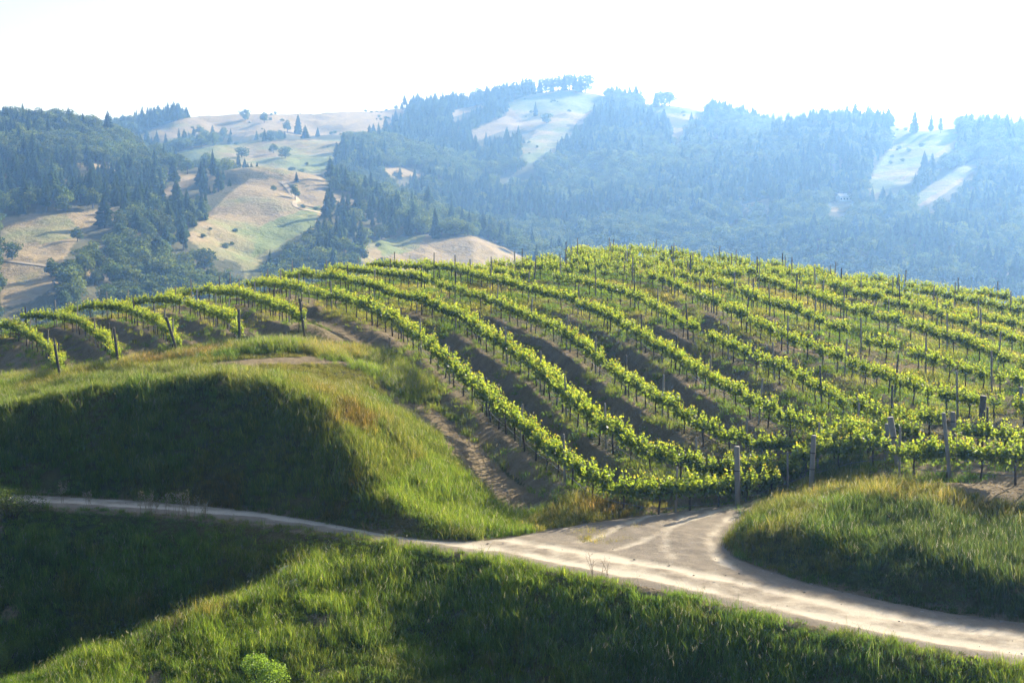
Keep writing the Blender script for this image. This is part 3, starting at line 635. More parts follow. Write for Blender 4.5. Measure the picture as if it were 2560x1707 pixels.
# ------------------------------------------------------------------ scattering (only for uncountable stuff)
def scatter(name, protos, pts, rot, scl, vid, tint, mats):
    """one object: prototype tufts live in its own mesh and are set on its loose points by geometry nodes"""
    pv, pf, pm, pvid, pcol = [], [], [], [], []; off = 0
    for k, mb in enumerate(protos):
        v = np.vstack(mb.v); pv.append(v); pvid.append(np.full(len(v), k)); pcol.append(np.vstack(mb.c))
        pf += [[i+off for i in q] for q in mb.f]; pm += mb.m; off += len(v)
    npts = len(pts); verts = np.vstack(pv+[pts]).astype(np.float32)
    f3_ = np.array([q for q in pf if len(q) == 3], np.int32).reshape(-1, 3); f4_ = np.array([q for q in pf if len(q) == 4], np.int32).reshape(-1, 4)
    mi = [m_ for q, m_ in zip(pf, pm) if len(q) == 3] + [m_ for q, m_ in zip(pf, pm) if len(q) == 4]
    z3 = np.zeros((off, 3), np.float32)
    me = mesh_np(name, verts, [f3_, f4_], mats, mi, attrs={
        'is_pt': ('BOOLEAN', 'POINT', np.r_[np.zeros(off, bool), np.ones(npts, bool)]),
        'vid': ('INT', 'POINT', np.r_[np.concatenate(pvid), vid].astype(np.int32)),
        'rot': ('FLOAT_VECTOR', 'POINT', np.vstack([z3, rot]).astype(np.float32)),
        'scl': ('FLOAT_VECTOR', 'POINT', np.vstack([z3+1, scl]).astype(np.float32)),
        'tint': ('FLOAT_VECTOR', 'POINT', np.vstack([z3+1, tint]).astype(np.float32)),
        'leafcol': ('FLOAT_VECTOR', 'POINT', np.vstack(pcol+[np.ones((npts, 3))]).astype(np.float32))})
    o = mobj(name, me)
    ng = bpy.data.node_groups.new(name+' scatter', 'GeometryNodeTree')
    ng.interface.new_socket('Geometry', in_out='INPUT', socket_type='NodeSocketGeometry')
    ng.interface.new_socket('Geometry', in_out='OUTPUT', socket_type='NodeSocketGeometry')
    gi = ng.nodes.new('NodeGroupInput'); go = ng.nodes.new('NodeGroupOutput'); L = ng.links.new
    def named(nm, typ):
        a = ng.nodes.new('GeometryNodeInputNamedAttribute'); a.data_type = typ; a.inputs[0].default_value = nm
        return a.outputs[0]
    sep = ng.nodes.new('GeometryNodeSeparateGeometry'); L(gi.outputs[0], sep.inputs[0]); L(named('is_pt', 'BOOLEAN'), sep.inputs[1])
    join = ng.nodes.new('GeometryNodeJoinGeometry')
    for k in range(len(protos)):
        cmp = ng.nodes.new('FunctionNodeCompare'); cmp.data_type = 'INT'; cmp.operation = 'EQUAL'
        L(named('vid', 'INT'), cmp.inputs[2]); cmp.inputs[3].default_value = k
        s1 = ng.nodes.new('GeometryNodeSeparateGeometry'); L(sep.outputs[0], s1.inputs[0]); L(cmp.outputs[0], s1.inputs[1])
        s2 = ng.nodes.new('GeometryNodeSeparateGeometry'); L(sep.outputs[1], s2.inputs[0]); L(cmp.outputs[0], s2.inputs[1])
        ip = ng.nodes.new('GeometryNodeInstanceOnPoints'); L(s1.outputs[0], ip.inputs['Points']); L(s2.outputs[0], ip.inputs['Instance'])
        L(named('rot', 'FLOAT_VECTOR'), ip.inputs['Rotation']); L(named('scl', 'FLOAT_VECTOR'), ip.inputs['Scale'])
        L(ip.outputs[0], join.inputs[0])
    L(join.outputs[0], go.inputs[0])
    md = o.modifiers.new('scatter', 'NODES'); md.node_group = ng
    return tag(o, kind='stuff')

# ------------------------------------------------------------------ trees
def clump_faces(mb, centers, size, rng, col_fn, up=.3, mi=0, n_per=1):
    for c in centers:
        for _ in range(n_per):
            nrm = rng.normal(size=3); nrm[2] += up; nrm /= np.linalg.norm(nrm)
            a = np.cross(nrm, rng.normal(size=3)); a /= np.linalg.norm(a); b = np.cross(nrm, a)
            s = size*rng.uniform(.6, 1.3); p = c + rng.normal(size=3)*size*.25
            k1, k2 = rng.uniform(.6, 1.0, 2)
            mb.add([p - a*s*.5*k1, p - b*s*.5*k2, p + a*s*.5, p + b*s*.5*k1], [[0, 1, 2, 3]], mi, col_fn(p, rng))
def make_conifer(seed, H=1.0, slim=.17, gap=.12, mi_bark=1):
    """unit-height conifer, base at 0"""
    r = np.random.default_rng(seed); mb = MB()
    mb.tube([(0, 0, -.03), (0, 0, .3), (0, 0, .985)], [.016, .012, .002], 5, mi_bark, col=(1, 1, 1))
    z = gap
    while z < .985:
        t = (z-gap)/(1-gap); R = slim*(1-t)**.85*(1 if t > .12 else .6+3.3*t)*r.uniform(.75, 1.15) + .008
        nb = int(5 + 8*(1-t)); a0 = r.uniform(0, 6.3)
        for k in range(nb):
            if r.random() < .10: continue
            an = a0 + 6.283*k/nb + r.normal()*.25; Rr = R*r.uniform(.65, 1.12)
            dirv = np.array([math.cos(an), math.sin(an), 0]); sidev = np.array([-math.sin(an), math.cos(an), 0])
            g = r.uniform(.75, 1.25); g2 = r.uniform(.9, 1.1)
            col = (g*g2, g, g/g2)
            p0 = np.array([0, 0, z]) + dirv*Rr*.12; p1 = np.array([0, 0, z - Rr*r.uniform(.05, .3)]) + dirv*Rr*.62; p2 = np.array([0, 0, z - Rr*r.uniform(.2, .5)]) + dirv*Rr
            wd = Rr*r.uniform(.28, .42) + .008
            mb.add([p0, p1 - sidev*wd + (0, 0, -wd*.3), p2, p1 + sidev*wd + (0, 0, -wd*.3)], [[0, 1, 2, 3]], 0, col)
            mb.add([p0 + (0, 0, .012), p1 + (0, 0, wd*.55), p2 + (0, 0, .006), p1 + (0, 0, -wd*.8)], [[0, 1, 2, 3]], 0, col)
        z += r.uniform(.028, .045)*(1.15-.55*t)
    return mb
def make_broad(seed, lobes=9, wide=.42, low=.07, n_leaf=900, size=.088, mi_bark=1):
    """unit-height broad-leaved tree"""
    r = np.random.default_rng(seed); mb = MB()
    mb.tube([(0, 0, -.04), (.01, 0, .2), (.0, .02, .45)], [.035, .026, .015], 6, mi_bark)
    cs = []
    for k in range(lobes):
        an = 6.283*k/lobes + r.normal()*.4; rad = wide*r.uniform(.25, .72); zc = r.uniform(low+.14, .78)
        cs.append((math.cos(an)*rad, math.sin(an)*rad, zc, r.uniform(.13, .21)))
    cs.append((0, 0, .80, .19)); cs.append((.03, .02, .55, .25))
    for c in cs[:lobes:2]: mb.tube([(0, 0, .3), ((c[0])*.5, c[1]*.5, .3+(c[2]-.3)*.6), c[:3]], [.014, .009, .004], 4, mi_bark)
    pts = []
    for k in range(n_leaf):
        c = cs[r.integers(len(cs))]; d = r.normal(size=3); d /= np.linalg.norm(d)
        p = np.array(c[:3]) + d*c[3]*r.uniform(.65, 1.06)*np.array([1.1, 1.1, .85])
        if p[2] > low: pts.append(p)
    def colf(p, r): g = r.uniform(.7, 1.3); y = r.uniform(.92, 1.12); return (g*y, g, g*.95)
    clump_faces(mb, pts, size, r, colf, .5)
    return mb
CON = [make_conifer(11, slim=.15), make_conifer(12, slim=.19, gap=.08), make_conifer(13, slim=.13, gap=.2), make_conifer(14, slim=.22, gap=.06), make_conifer(15, slim=.26, gap=.05), make_conifer(16, slim=.16, gap=.3), make_conifer(17, slim=.24, gap=.15)]
BRO = [make_broad(21), make_broad(22, 11, .5, .08), make_broad(23, 7, .36, .15)]
for mb_ in BRO: mb_.m = [2 if q == 0 else q for q in mb_.m]
PROT = CON + BRO

# forest on the far hills: jittered lattice, thinned where the hills are open
def forest_points():
    ax = np.arange(-1150, 1150, 5.1); ay = np.arange(400, 1700, 5.1)
    X, Y = np.meshgrid(ax, ay); X = (X + RNG.uniform(-3.2, 3.2, X.shape)).ravel(); Y = (Y + RNG.uniform(-3.2, 3.2, Y.shape)).ravel()
    k = (np.abs(X/Y) < .46); X, Y = X[k], Y[k]; Z = fz(X, Y)
    u, v = project(X, Y, Z); k = (v < 780*D) & (Z > -77); X, Y, Z = X[k], Y[k], Z[k]
    j = (fbm(X, Y, 25, 121, 3)-.5)*14
    cl = in_clear(X, Y, Z); shrub = cl & (RNG.random(len(X)) < .06*sstep(.54, .66, fbm(X, Y, 38, 123, 3)))
    SH = (X[shrub], Y[shrub], Z[shrub])
    k = ~in_clear(X + j, Y, Z - np.abs(j)*.05) & ~cl; X, Y, Z = X[k], Y[k], Z[k]
    k = fbm(X, Y, 60, 131, 3) < .82; X, Y, Z = X[k], Y[k], Z[k]
    r = RNG.random(len(X))
    lf = project(X, Y, Z)[0] < 920*D
    k = ~(in_clear(X, Y, Z+5) & (r < np.where(lf, .93, 1))) & ~(in_clear(X, Y, Z+10) & (r < np.where(lf, .80, .97))); X, Y, Z = X[k], Y[k], Z[k]
    # drop what no one could see: trees well behind a crest
    step = np.linspace(.04, .97, 60); hid = np.zeros(len(X), bool)
    for s in step:
        yy = Y*s; ok = yy > 195
        zz = np.where(ok, fz(X*s, np.maximum(yy, 195)), -1e3)
        hid |= ok & (zz > (Z+26)*s + 2)
    return X[~hid], Y[~hid], Z[~hid], SH
X, Y, Z, SH = forest_points()
nz = fbm(X, Y, 110, 141, 3) + RNG.normal(size=len(X))*.10
u_, v_ = project(X, Y, Z); u_ /= D; v_ /= D
conif = nz + .10*sstep(540, 330, v_) - .10*sstep(480, 620, v_) > .61
vid = np.where(conif, RNG.integers(0, len(CON), len(X)), len(CON) + RNG.integers(0, 3, len(X)))
hgt = np.interp(Y, [550, 1300], [.82, 1.1])*np.where(conif, 5 + 12*RNG.random(len(X))**1.5, RNG.uniform(5.5, 11, len(X)))
wid = hgt*np.where(conif, RNG.uniform(1.0, 1.75, len(X)), RNG.uniform(.95, 1.35, len(X)))
g = RNG.uniform(.7, 1.3, len(X)); yel = np.where(conif, RNG.uniform(.85, 1.1, len(X)), RNG.uniform(.9, 1.4, len(X)))
tint = np.stack([g*yel, g*(.5+.5*yel), g*.9], -1)
ns_ = len(SH[0]); X = np.r_[X, SH[0]]; Y = np.r_[Y, SH[1]]; Z = np.r_[Z, SH[2]]
vid = np.r_[vid, RNG.integers(len(CON), len(CON)+3, ns_)]; hs_ = RNG.uniform(1.2, 3.6, ns_); hgt = np.r_[hgt, hs_]; wid = np.r_[wid, hs_*RNG.uniform(1.2, 1.9, ns_)]; tint = np.vstack([tint, np.repeat(RNG.uniform(.8, 1.2, ns_)[:, None], 3, 1)])
scatter('forest', PROT, np.stack([X, Y, Z-.4], -1), np.stack([X*0, X*0, RNG.uniform(0, 6.28, len(X))], -1), np.stack([wid, wid, hgt], -1), vid, tint, [M['conifer'], M['tree_bark'], M['broadleaf']])['label'] = 'hazy blue-green forest covering the far hills'

# ---- trees that stand alone on the hills or break the skyline: each a thing
def far_hit(u, v):
    a, b = ray(u*D, v*D); Ys = np.exp(np.linspace(math.log(340), math.log(1680), 1500))
    g = fz(a*Ys, Ys) - b*Ys; k = np.where(g >= 0)[0]; k = k[0] if len(k) else int(np.argmax(g/Ys))
    return np.array([a*Ys[k], Ys[k], fz(a*Ys[k:k+1], Ys[k:k+1])[0]])
LONE_MESH = {}
for i, mb_ in enumerate(CON): LONE_MESH['c%d' % i] = (mb_, [M['conifer_own'], M['tree_bark']])
for i, mb_ in enumerate(BRO):
    mb_.m = [0 if q == 2 else q for q in mb_.m]; LONE_MESH['b%d' % i] = (mb_, [M['broadleaf_own'], M['tree_bark']])
def split_tree(mb, mats):
    res = []
    for part in (1, 0):
        q = MB(); V = np.vstack(mb.v); C = np.vstack(mb.c); f = [ff for ff, m_ in zip(mb.f, mb.m) if m_ == part]
        used = sorted({i for ff in f for i in ff}); mp = {i: k for k, i in enumerate(used)}
        q.v = [V[used]]; q.c = [C[used]]; q.f = [[mp[i] for i in ff] for ff in f]; q.m = [0]*len(f)
        res.append(q.mesh('tree trunk' if part else 'tree crown', [mats[part]], colors=True))
    return res
LONE_MESH = {k: split_tree(*v) for k, v in LONE_MESH.items()}
def lone_tree(kind, p, rz, scl):
    o = empty('conifer' if kind[0] == 'c' else 'oak_tree', p, rz); o.scale = scl
    mobj('trunk', LONE_MESH[kind][0], o); mobj('crown', LONE_MESH[kind][1], o); return o
LONE = [  # u, v of the foot, height in wide-view pixels, kind, width factor, label
 (563,277,28,'b1',1.0,'round dark oak standing on the bare straw-coloured ridge'),
 (607,283,27,'b2',.9,'narrower oak on the straw ridge just beside the round one'),
 (685,309,47,'c3',1.25,'bushy dark conifer alone on the straw slope below the ridge'),
 (660,305,30,'b2',.8,'small thin tree close beside the bushy dark conifer'),
 (910,254,13,'b0',1.0,'tiny lone tree on the flat top of the straw ridge'),
 (628,352,22,'b0',1.0,'small oak at the foot of the straw ridge'),
 (655,363,28,'b1',1.25,'rounded oak on the pale green knoll above the valley'),
 (556,362,26,'b1',1.4,'wide leafy oak on the rim of the pale green knoll'),
 (681,418,24,'c3',1.3,'small dark conifer below the pale green knoll'),
 (489,405,62,'c1',1.0,'tall full conifer rising beside the pale green knoll'),
 (356,398,60,'c1',1.1,'tall dark conifer at the corner of the pale green knoll'),
 (372,430,32,'b1',1.1,'round bushy oak on the grassy spur below the dark wood'),
 (470,425,60,'c0',1.1,'slim conifer on the end of the grassy spur'),
 (678,457,34,'b2',.75,'thin half bare tree beside the track on the round knoll'),
 (850,505,58,'c1',1.2,'full conifer at the end of the round straw knoll'),
 (1000,548,74,'c3',1.0,'large dark conifer casting shade across the low straw hill'),
 (1182,585,46,'b0',1.2,'pale leafy oak at the end of the low straw hill'),
 (28,596,42,'b1',1.0,'dark round oak on the eroded straw slope'),
 (118,636,44,'b2',.9,'thin oak in the gully of the eroded straw slope'),
 (748,570,36,'c2',1.1,'small pointed conifer above the crowded conifer stand'),
 (1420,236,14,'b1',1.3,'low round oak beside the ridge house'),
 (1452,238,16,'b0',1.4,'spreading oak on the ridge next to the house'),
 (1474,240,16,'b1',1.4,'second spreading oak on the ridge past the house'),
 (1506,244,34,'c3',1.5,'dark conifer at the near end of the ridge clump'),
 (1520,245,38,'b1',1.0,'broad dark tree in the middle of the ridge clump'),
 (1538,246,36,'b0',1.05,'tall rounded tree closing the ridge clump'),
 (1588,279,22,'c3',1.3,'small dark conifer on the green slope under the ridge'),
 (1230,268,34,'c1',1.3,'dark conifer standing on the pale summit slope'),
 (1255,284,26,'b1',1.1,'round tree in the fold of the pale summit slope'),
 (2100,305,52,'c3',1.25,'big shaggy conifer on the skyline of the farm ridge'),
 (2138,305,50,'c0',1.0,'thin open conifer on the skyline of the farm ridge'),
 (2160,306,44,'c2',1.2,'narrow pointed conifer on the skyline of the farm ridge'),
 (2203,308,26,'c1',1.2,'short conifer between taller ones on the farm ridge'),
 (2246,308,40,'c0',1.0,'upright conifer near the far end of the farm ridge'),
 (2272,308,34,'c1',1.0,'small full conifer near the far end of the farm ridge'),
 (2312,308,50,'c3',1.0,'wide conifer among the last trees of the farm ridge'),
 (2122,410,62,'c3',1.2,'broad dark conifer in the middle of the sloping farm field'),
 (2215,345,42,'c1',1.3,'dark conifer at the top edge of the farm vineyard'),
 (1740,500,36,'b1',1.1,'rounded tree in front of the small pale clearing'),
 (1975,478,40,'c1',1.2,'dark conifer beside the white valley house'),
 (66,296,42,'c2',1.2,'tall thin conifer poking above the dark wood skyline'),
 (84,300,32,'c0',1.0,'shorter conifer next to the tallest one on the wood skyline'),
 (160,306,30,'c0',1.2,'conifer tip on the skyline where the dark wood dips'),
 (204,314,30,'c1',1.1,'conifer at the low end of the dark wood skyline'),
 (238,322,24,'c1',1.2,'small conifer trailing down the edge of the dark wood'),
 (1880,292,26,'b1',1.0,'rounded tree at the saddle of the blue ridge'),
 (1975,286,36,'c3',1.2,'dense conifer topping the dark mound of forest'),
 (1995,290,34,'c1',1.2,'conifer just down the slope of the dark forest mound'),
]
for u, v, h, kind, wf, lab in LONE:
    p = far_hit(u, v); H = h*D/F_PX*math.hypot(p[1], p[0])
    s_ = H*wf*(1.15 if kind[0] == 'b' else 1)
    o = lone_tree(kind, (p[0], p[1], p[2]-.3), random.uniform(0, 6.28), (s_, s_, H)); tag(o, lab, 'tree', 'lone trees on the far hills')
# conifers along the summit skyline
SUM = [(1012,247,22),(1028,246,26),(1046,245,24),(1062,243,30),(1080,242,26),(1098,240,34),(1116,238,28),(1134,236,30),(1150,234,34),(1166,231,30),(1182,229,32),(1198,226,30),(1212,223,34),(1226,221,30),(1240,219,32),(1254,217,34),(1268,215,36),(1282,214,34),(1296,213,36),(1308,213,34),(1320,214,40),(1332,214,38),(1344,216,40)]
ordn = ['first','second','third','fourth','fifth','sixth','seventh','eighth','ninth','tenth','eleventh','twelfth','thirteenth','fourteenth','fifteenth','sixteenth','seventeenth','eighteenth','nineteenth','twentieth','twenty-first','twenty-second','twenty-third','twenty-fourth','twenty-fifth','twenty-sixth','twenty-seventh','twenty-eighth','twenty-ninth','thirtieth']
for i, (u, v, h) in enumerate(SUM):
    p = far_hit(u, v+1); p[1] += 12; p[0] *= (p[1])/(p[1]-12); p[2] = fz(np.array([p[0]]), np.array([p[1]]))[0]
    H = (h+4)*D/F_PX*p[1]; k = ['c3', 'b1', 'c1', 'b2', 'c3', 'b0', 'c1'][i % 7]
    o = lone_tree(k, (p[0], p[1], p[2]-.5), i*1.7, (H*1.25, H*1.25, H))
    tag(o, 'dark tree on the summit skyline, %s from the crest end of the line' % ordn[len(SUM)-1-i], 'tree', 'trees lining the summit skyline')

# ---- houses and farm tracks far away
def house(u, v, wd, dp, ht, rz, lab, nwin):
    p = far_hit(u, v); r = empty('farm_house', (p[0], p[1], p[2]-.3), rz); tag(r, lab, 'house')
    mb = MB(); mb.box((0, 0, ht/2), (wd, dp, ht)); a, b = wd/2, dp/2
    mb.add([(-a, -b, ht), (-a, b, ht), (-a, 0, ht+dp*.3)], [[0, 1, 2]]); mb.add([(a, -b, ht), (a, b, ht), (a, 0, ht+dp*.3)], [[2, 1, 0]])
    mobj('wall', mb.mesh('house wall', [M['house_wall']]), r)
    mb = MB(); e = .4; zt = ht+dp*.3
    for sg in (-1, 1):
        mb.add([(-a-e, sg*(b+e), ht-.15), (a+e, sg*(b+e), ht-.15), (a+e, 0, zt+.12), (-a-e, 0, zt+.12), (-a-e, sg*(b+e), ht+.02), (a+e, sg*(b+e), ht+.02), (a+e, 0, zt+.3), (-a-e, 0, zt+.3)],
               [[0, 1, 2, 3], [4, 5, 6, 7], [0, 1, 5, 4], [1, 2, 6, 5], [3, 0, 4, 7]])
    mobj('roof', mb.mesh('house roof', [M['house_roof']]), r)
    for k in range(nwin):
        mb = MB(); mb.box((-a + wd*(k+.5)/nwin, -b-.02, ht*.55), (wd*.11, .08, ht*.36)); mobj('window', mb.mesh('house window', [M['dark_glass']]), r)
house(1938, 462, 8.5, 5.5, 3.0, .25, 'small white house with grey roof among trees in the valley', 4)
house(1428, 235, 9.0, 6.0, 3.2, -.2, 'tiny pale house on the skyline next to spreading oaks', 3)
def farm_track(pts, wd):
    c = np.array([far_hit(u, v)[:2] for u, v in pts]); c = smooth_line(c, 3, 5); t = np.gradient(c, axis=0); t /= np.linalg.norm(t, axis=1)[:, None]; nn = np.stack([-t[:, 1], t[:, 0]], -1)
    rows = []
    for k in (-1, -.5, 0, .5, 1):
        q = c + nn*wd*.5*k; rows.append(np.c_[q, fz(q[:, 0], q[:, 1]) + .22])
    V = np.stack(rows); idx = np.arange(V.shape[0]*V.shape[1]).reshape(V.shape[:2])
    me = mesh_np('farm_track', V.reshape(-1, 3), np.stack([idx[:-1, :-1], idx[:-1, 1:], idx[1:, 1:], idx[1:, :-1]], -1).reshape(-1, 4), [M['track']], smooth=True)
    tag(mobj('farm_track', me), kind='structure')
farm_track([(650,420),(662,432),(668,446),(690,462),(672,472),(680,482),(715,487),(738,490)], 2.2)
farm_track([(10,600),(60,606),(110,616),(145,616)], 1.8)

# ------------------------------------------------------------------ vines, posts and hoses
def make_vine(seed, vig=1.0, half=.62):
    r = np.random.default_rng(seed); tr = MB(); fo = MB()
    lean = r.normal(size=2)*.05
    k = [(0, 0, -.12), (lean[0]*.4, lean[1]*.4, .22), (lean[0], lean[1], .5), (lean[0]*.6, lean[1]*.5, .74)]
    tr.tube(k, [.042, .034, .032, .036], 6)
    for sg in (-1, 1):
        tr.tube([k[-1], (sg*.22, 0, .80), (sg*half*.85, r.normal()*.02, .82)], [.03, .024, .016], 5)
    ns = int(33*vig*half)
    for i in range(ns):
        x0 = half*1.05*(-1 + 2*(i+.5)/ns) + r.normal()*.04; y0 = r.normal()*.05; Ls = r.uniform(.40, .74)*(1.25 if r.random() < .12 else 1)*(.85+.15*vig)
        out = r.normal()*.30; along = r.normal()*.16; nl = int(11 + 15*Ls)
        for j in range(nl):
            t = (j + r.random())/nl
            p = np.array([x0 + along*t, y0 + out*t*.62, .74 + Ls*t - .10*t*t*abs(out)]) + r.normal(size=3)*np.array([.055, .06, .04])*(1-.55*t)
            size = (.135 - .080*max(0, t-.35)/.65)*r.uniform(.75, 1.2)
            nrm = r.normal(size=3) + np.array([0, 0, .35]); nrm /= np.linalg.norm(nrm)
            a = np.cross(nrm, r.normal(size=3)); a /= np.linalg.norm(a); b = np.cross(nrm, a)
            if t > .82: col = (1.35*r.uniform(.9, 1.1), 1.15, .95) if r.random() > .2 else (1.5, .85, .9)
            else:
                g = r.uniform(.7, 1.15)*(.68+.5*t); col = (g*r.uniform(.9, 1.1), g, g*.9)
            fo.add([p - a*size*.5, p - b*size*.52 + nrm*size*.12, p + a*size*.62, p + b*size*.52 + nrm*size*.12], [[0, 1, 2, 3]], 0, col)
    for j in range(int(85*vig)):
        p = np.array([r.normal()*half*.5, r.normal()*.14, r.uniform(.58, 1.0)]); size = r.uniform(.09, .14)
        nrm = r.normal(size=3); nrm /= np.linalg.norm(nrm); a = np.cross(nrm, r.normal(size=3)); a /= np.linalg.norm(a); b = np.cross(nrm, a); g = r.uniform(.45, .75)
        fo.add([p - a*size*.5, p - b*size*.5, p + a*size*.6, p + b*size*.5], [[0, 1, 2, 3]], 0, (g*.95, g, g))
    return tr, fo
VINES = [make_vine(300+i, v, h) for i, (v, h) in enumerate(((1.0, .86), (1.1, .84), (.9, .80), (1.15, .88), (1.0, .80), (1.05, .55), (.95, .5), (1.1, .6), (.9, .48), (.8, .4), (1.2, .62), (.55, .35)))]
VTR = [t.mesh('vine trunk', [M['bark']], True) for t, f in VINES]
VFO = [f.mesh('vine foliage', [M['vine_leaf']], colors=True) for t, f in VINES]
def ordinal(n):
    t = ['', '', 'twenty', 'thirty', 'forty', 'fifty', 'sixty', 'seventy', 'eighty', 'ninety']
    if n <= 20: return ordn[n-1]
    if n % 10 == 0: return {20:'twentieth',30:'thirtieth',40:'fortieth',50:'fiftieth',60:'sixtieth',70:'seventieth',80:'eightieth',90:'ninetieth'}.get(n, str(n)+'th')
    if n > 99: return 'hundred and ' + ordinal(n-100)
    return t[n//10] + '-' + ordn[n % 10 - 1]
ROWDESC = {}
for i in range(5): ROWDESC['L%d' % (i+1)] = 'the %s short knoll row' % ordn[i]
ROWDESC['M1'] = 'the long row beside the dirt path'
for i in range(2, 13): ROWDESC['M%d' % i] = 'the %s long row above the dirt path' % ordn[i-1]
ROWDESC['F1'] = 'the short row behind the thick leaning post'; ROWDESC['F2'] = 'the short row with the stout dark post'
allv = []; postspots = []
for name, line in ROWP.items():
    seg = np.r_[0, np.cumsum(np.linalg.norm(np.diff(line, axis=0), axis=1))]; Ltot = seg[-1]
    rr = np.random.default_rng(abs(hash(name)) % 1000 if False else sum(map(ord, name))*7)
    s_pos = Ltot - (.9 if name[0] == 'L' else .5); n_ = 0; k_post = rr.uniform(1.2, 3.5); 
    while s_pos > 0:
        x = np.interp(s_pos, seg, line[:, 0]); y = np.interp(s_pos, seg, line[:, 1])
        x2 = np.interp(s_pos-.5, seg, line[:, 0]); y2 = np.interp(s_pos-.5, seg, line[:, 1])
        if abs(x/y) < .455:
            n_ += 1; rz = math.atan2(y2-y, x2-x)
            if rr.random() > .035: allv.append([name, n_, x, y, rz, (rr.integers(0, 7) if name in ('M1', 'M2', 'M3', 'M4', 'F1', 'F2') or name[0] == 'L' else rr.integers(4, 12)), rr.uniform(.9, 1.1), rr.random() < .5])
            k_post -= 1
            if k_post <= 0:
                postspots.append([name, x + .68*math.cos(rz), y + .68*math.sin(rz), rr.uniform(1.88, 2.15), rr.normal()*.03, rr.normal()*.03]); k_post = 4
        s_pos -= 1.42
XY = np.array([[a[2], a[3]] for a in allv]); VZ = gz(XY[:, 0], XY[:, 1])
u_, v_ = project(XY[:, 0], XY[:, 1], VZ+1.0); score = 1/XY[:, 1]; score[(u_ < -20) | (u_ > 2580)] = 0
rank = np.argsort(-score); individual = set(rank[:300].tolist())
stuff_i = [i for i in range(len(allv)) if i not in individual]
for i in sorted(individual):
    name, n_, x, y, rz, vi, sc, flip = allv[i]
    r = empty('grapevine', (x, y, VZ[i]), rz + (math.pi if flip else 0)); sc *= 1.18 if name in ('M1', 'M2', 'F1', 'F2') else 1.0; r.scale = (sc, sc, sc)
    tag(r, 'grapevine, %s from the near end of %s' % (ordinal(n_), ROWDESC[name]), 'grapevine', 'grapevines planted in terraced rows')
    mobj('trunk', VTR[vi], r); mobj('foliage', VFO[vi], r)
prot = []
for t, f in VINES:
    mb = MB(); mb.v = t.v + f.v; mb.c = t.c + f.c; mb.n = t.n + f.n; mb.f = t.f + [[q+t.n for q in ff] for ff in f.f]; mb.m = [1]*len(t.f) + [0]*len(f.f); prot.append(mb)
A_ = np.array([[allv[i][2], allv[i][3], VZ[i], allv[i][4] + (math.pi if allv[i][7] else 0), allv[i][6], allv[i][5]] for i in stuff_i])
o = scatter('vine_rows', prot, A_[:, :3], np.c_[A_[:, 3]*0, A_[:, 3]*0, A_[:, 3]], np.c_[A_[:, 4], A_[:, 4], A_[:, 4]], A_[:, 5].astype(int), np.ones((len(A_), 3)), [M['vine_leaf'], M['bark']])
o['label'] = 'farther grapevines crowding the upper rows up to the crest'

def post_mesh(name, h, r0, r1, mat, bands=False):
    mb = MB(); mb.tube([(0, 0, -.35), (0, 0, h*.5), (0, 0, h-.015), (0, 0, h)], [r0, (r0+r1)/2, r1, r1*.9], 9)
    mb.m[-1] = 1
    return mb.mesh(name, [mat, M['post_end']], True)
PM = [post_mesh('thin post %d' % i, 1.0, .05, .043, M['post_wood' if i else 'post_dark']) for i in range(2)]
def put_post(x, y, h, lx, ly, mesh, lab, name='vineyard_post', group='thin posts along the vine rows'):
    o = mobj(name, mesh); o.location = (x, y, float(gz(x, y))); o.scale = (1, 1, h); o.rotation_euler = (-ly, lx, random.uniform(0, .5))
    tag(o, lab, 'post', group); return o
cnt = {}
for name, x, y, h, lx, ly in postspots:
    cnt[name] = cnt.get(name, 0)+1
    if abs(x/y) > .44: continue
    put_post(x, y, h, lx, ly, PM[random.random() < .7], 'thin post, %s from the near end of %s' % (ordinal(cnt[name]), ROWDESC[name]))
# thick end posts and corner posts: top and foot in the photograph, distance
THICK = [
 ('L0', (-8,1140), (22,1290), 1, 89, .062, 'dark post at the frame edge, end of a hidden row', 0),
 ('L1', (540,880), (602,1160), 1, None, .075, 'dark end post of the first short row above the knoll', 0),
 ('L2', (1132,716), (1188,1040), 1, None, .075, 'dark end post of the second short row above the knoll', 0),
 ('L3', (1660,610), (1788,930), 1, None, .082, 'strongly leaning end post of the third short row', 0),
 ('L4', (32,692), (46,990), 2, None, .075, 'upright end post of the fourth short row above the knoll', 0),
 ('L5', (643,585), (690,892), 2, None, .075, 'slightly leaning end post of the fifth short row', 0),
 ('A', (1835,945), (1845,1440), 6, 57.0, .115, 'thick upright post standing alone beside the dirt track', 1),
 ('B', (250,912), (225,1365), 5, 56.5, .105, 'thick weathered post behind the grassy mound, wire band round its middle', 1),
 ('C', (990,800), (970,1235), 5, 57.5, .10, 'brownish post touching the top of the thick leaning post', 1),
 ('D', (1018,732), (1098,1288), 5, 55.6, .125, 'thick pale leaning post at the corner of the vineyard', 1),
 ('E', (1553,690), (1618,1312), 5, 52.8, .075, 'grey post rising through the near row of vines', 0),
 ('F', (1648,680), (1640,1085), 5, 58.0, .10, 'thick post with a pale top in the second row', 1),
 ('G', (1955,520), (1905,1170), 5, 56.0, .13, 'stout dark-footed post standing highest in the second row', 0),
 ('H', (2330,430), (2338,1000), 5, 60.0, .09, 'tall grey post near the edge of the frame', 0),
]
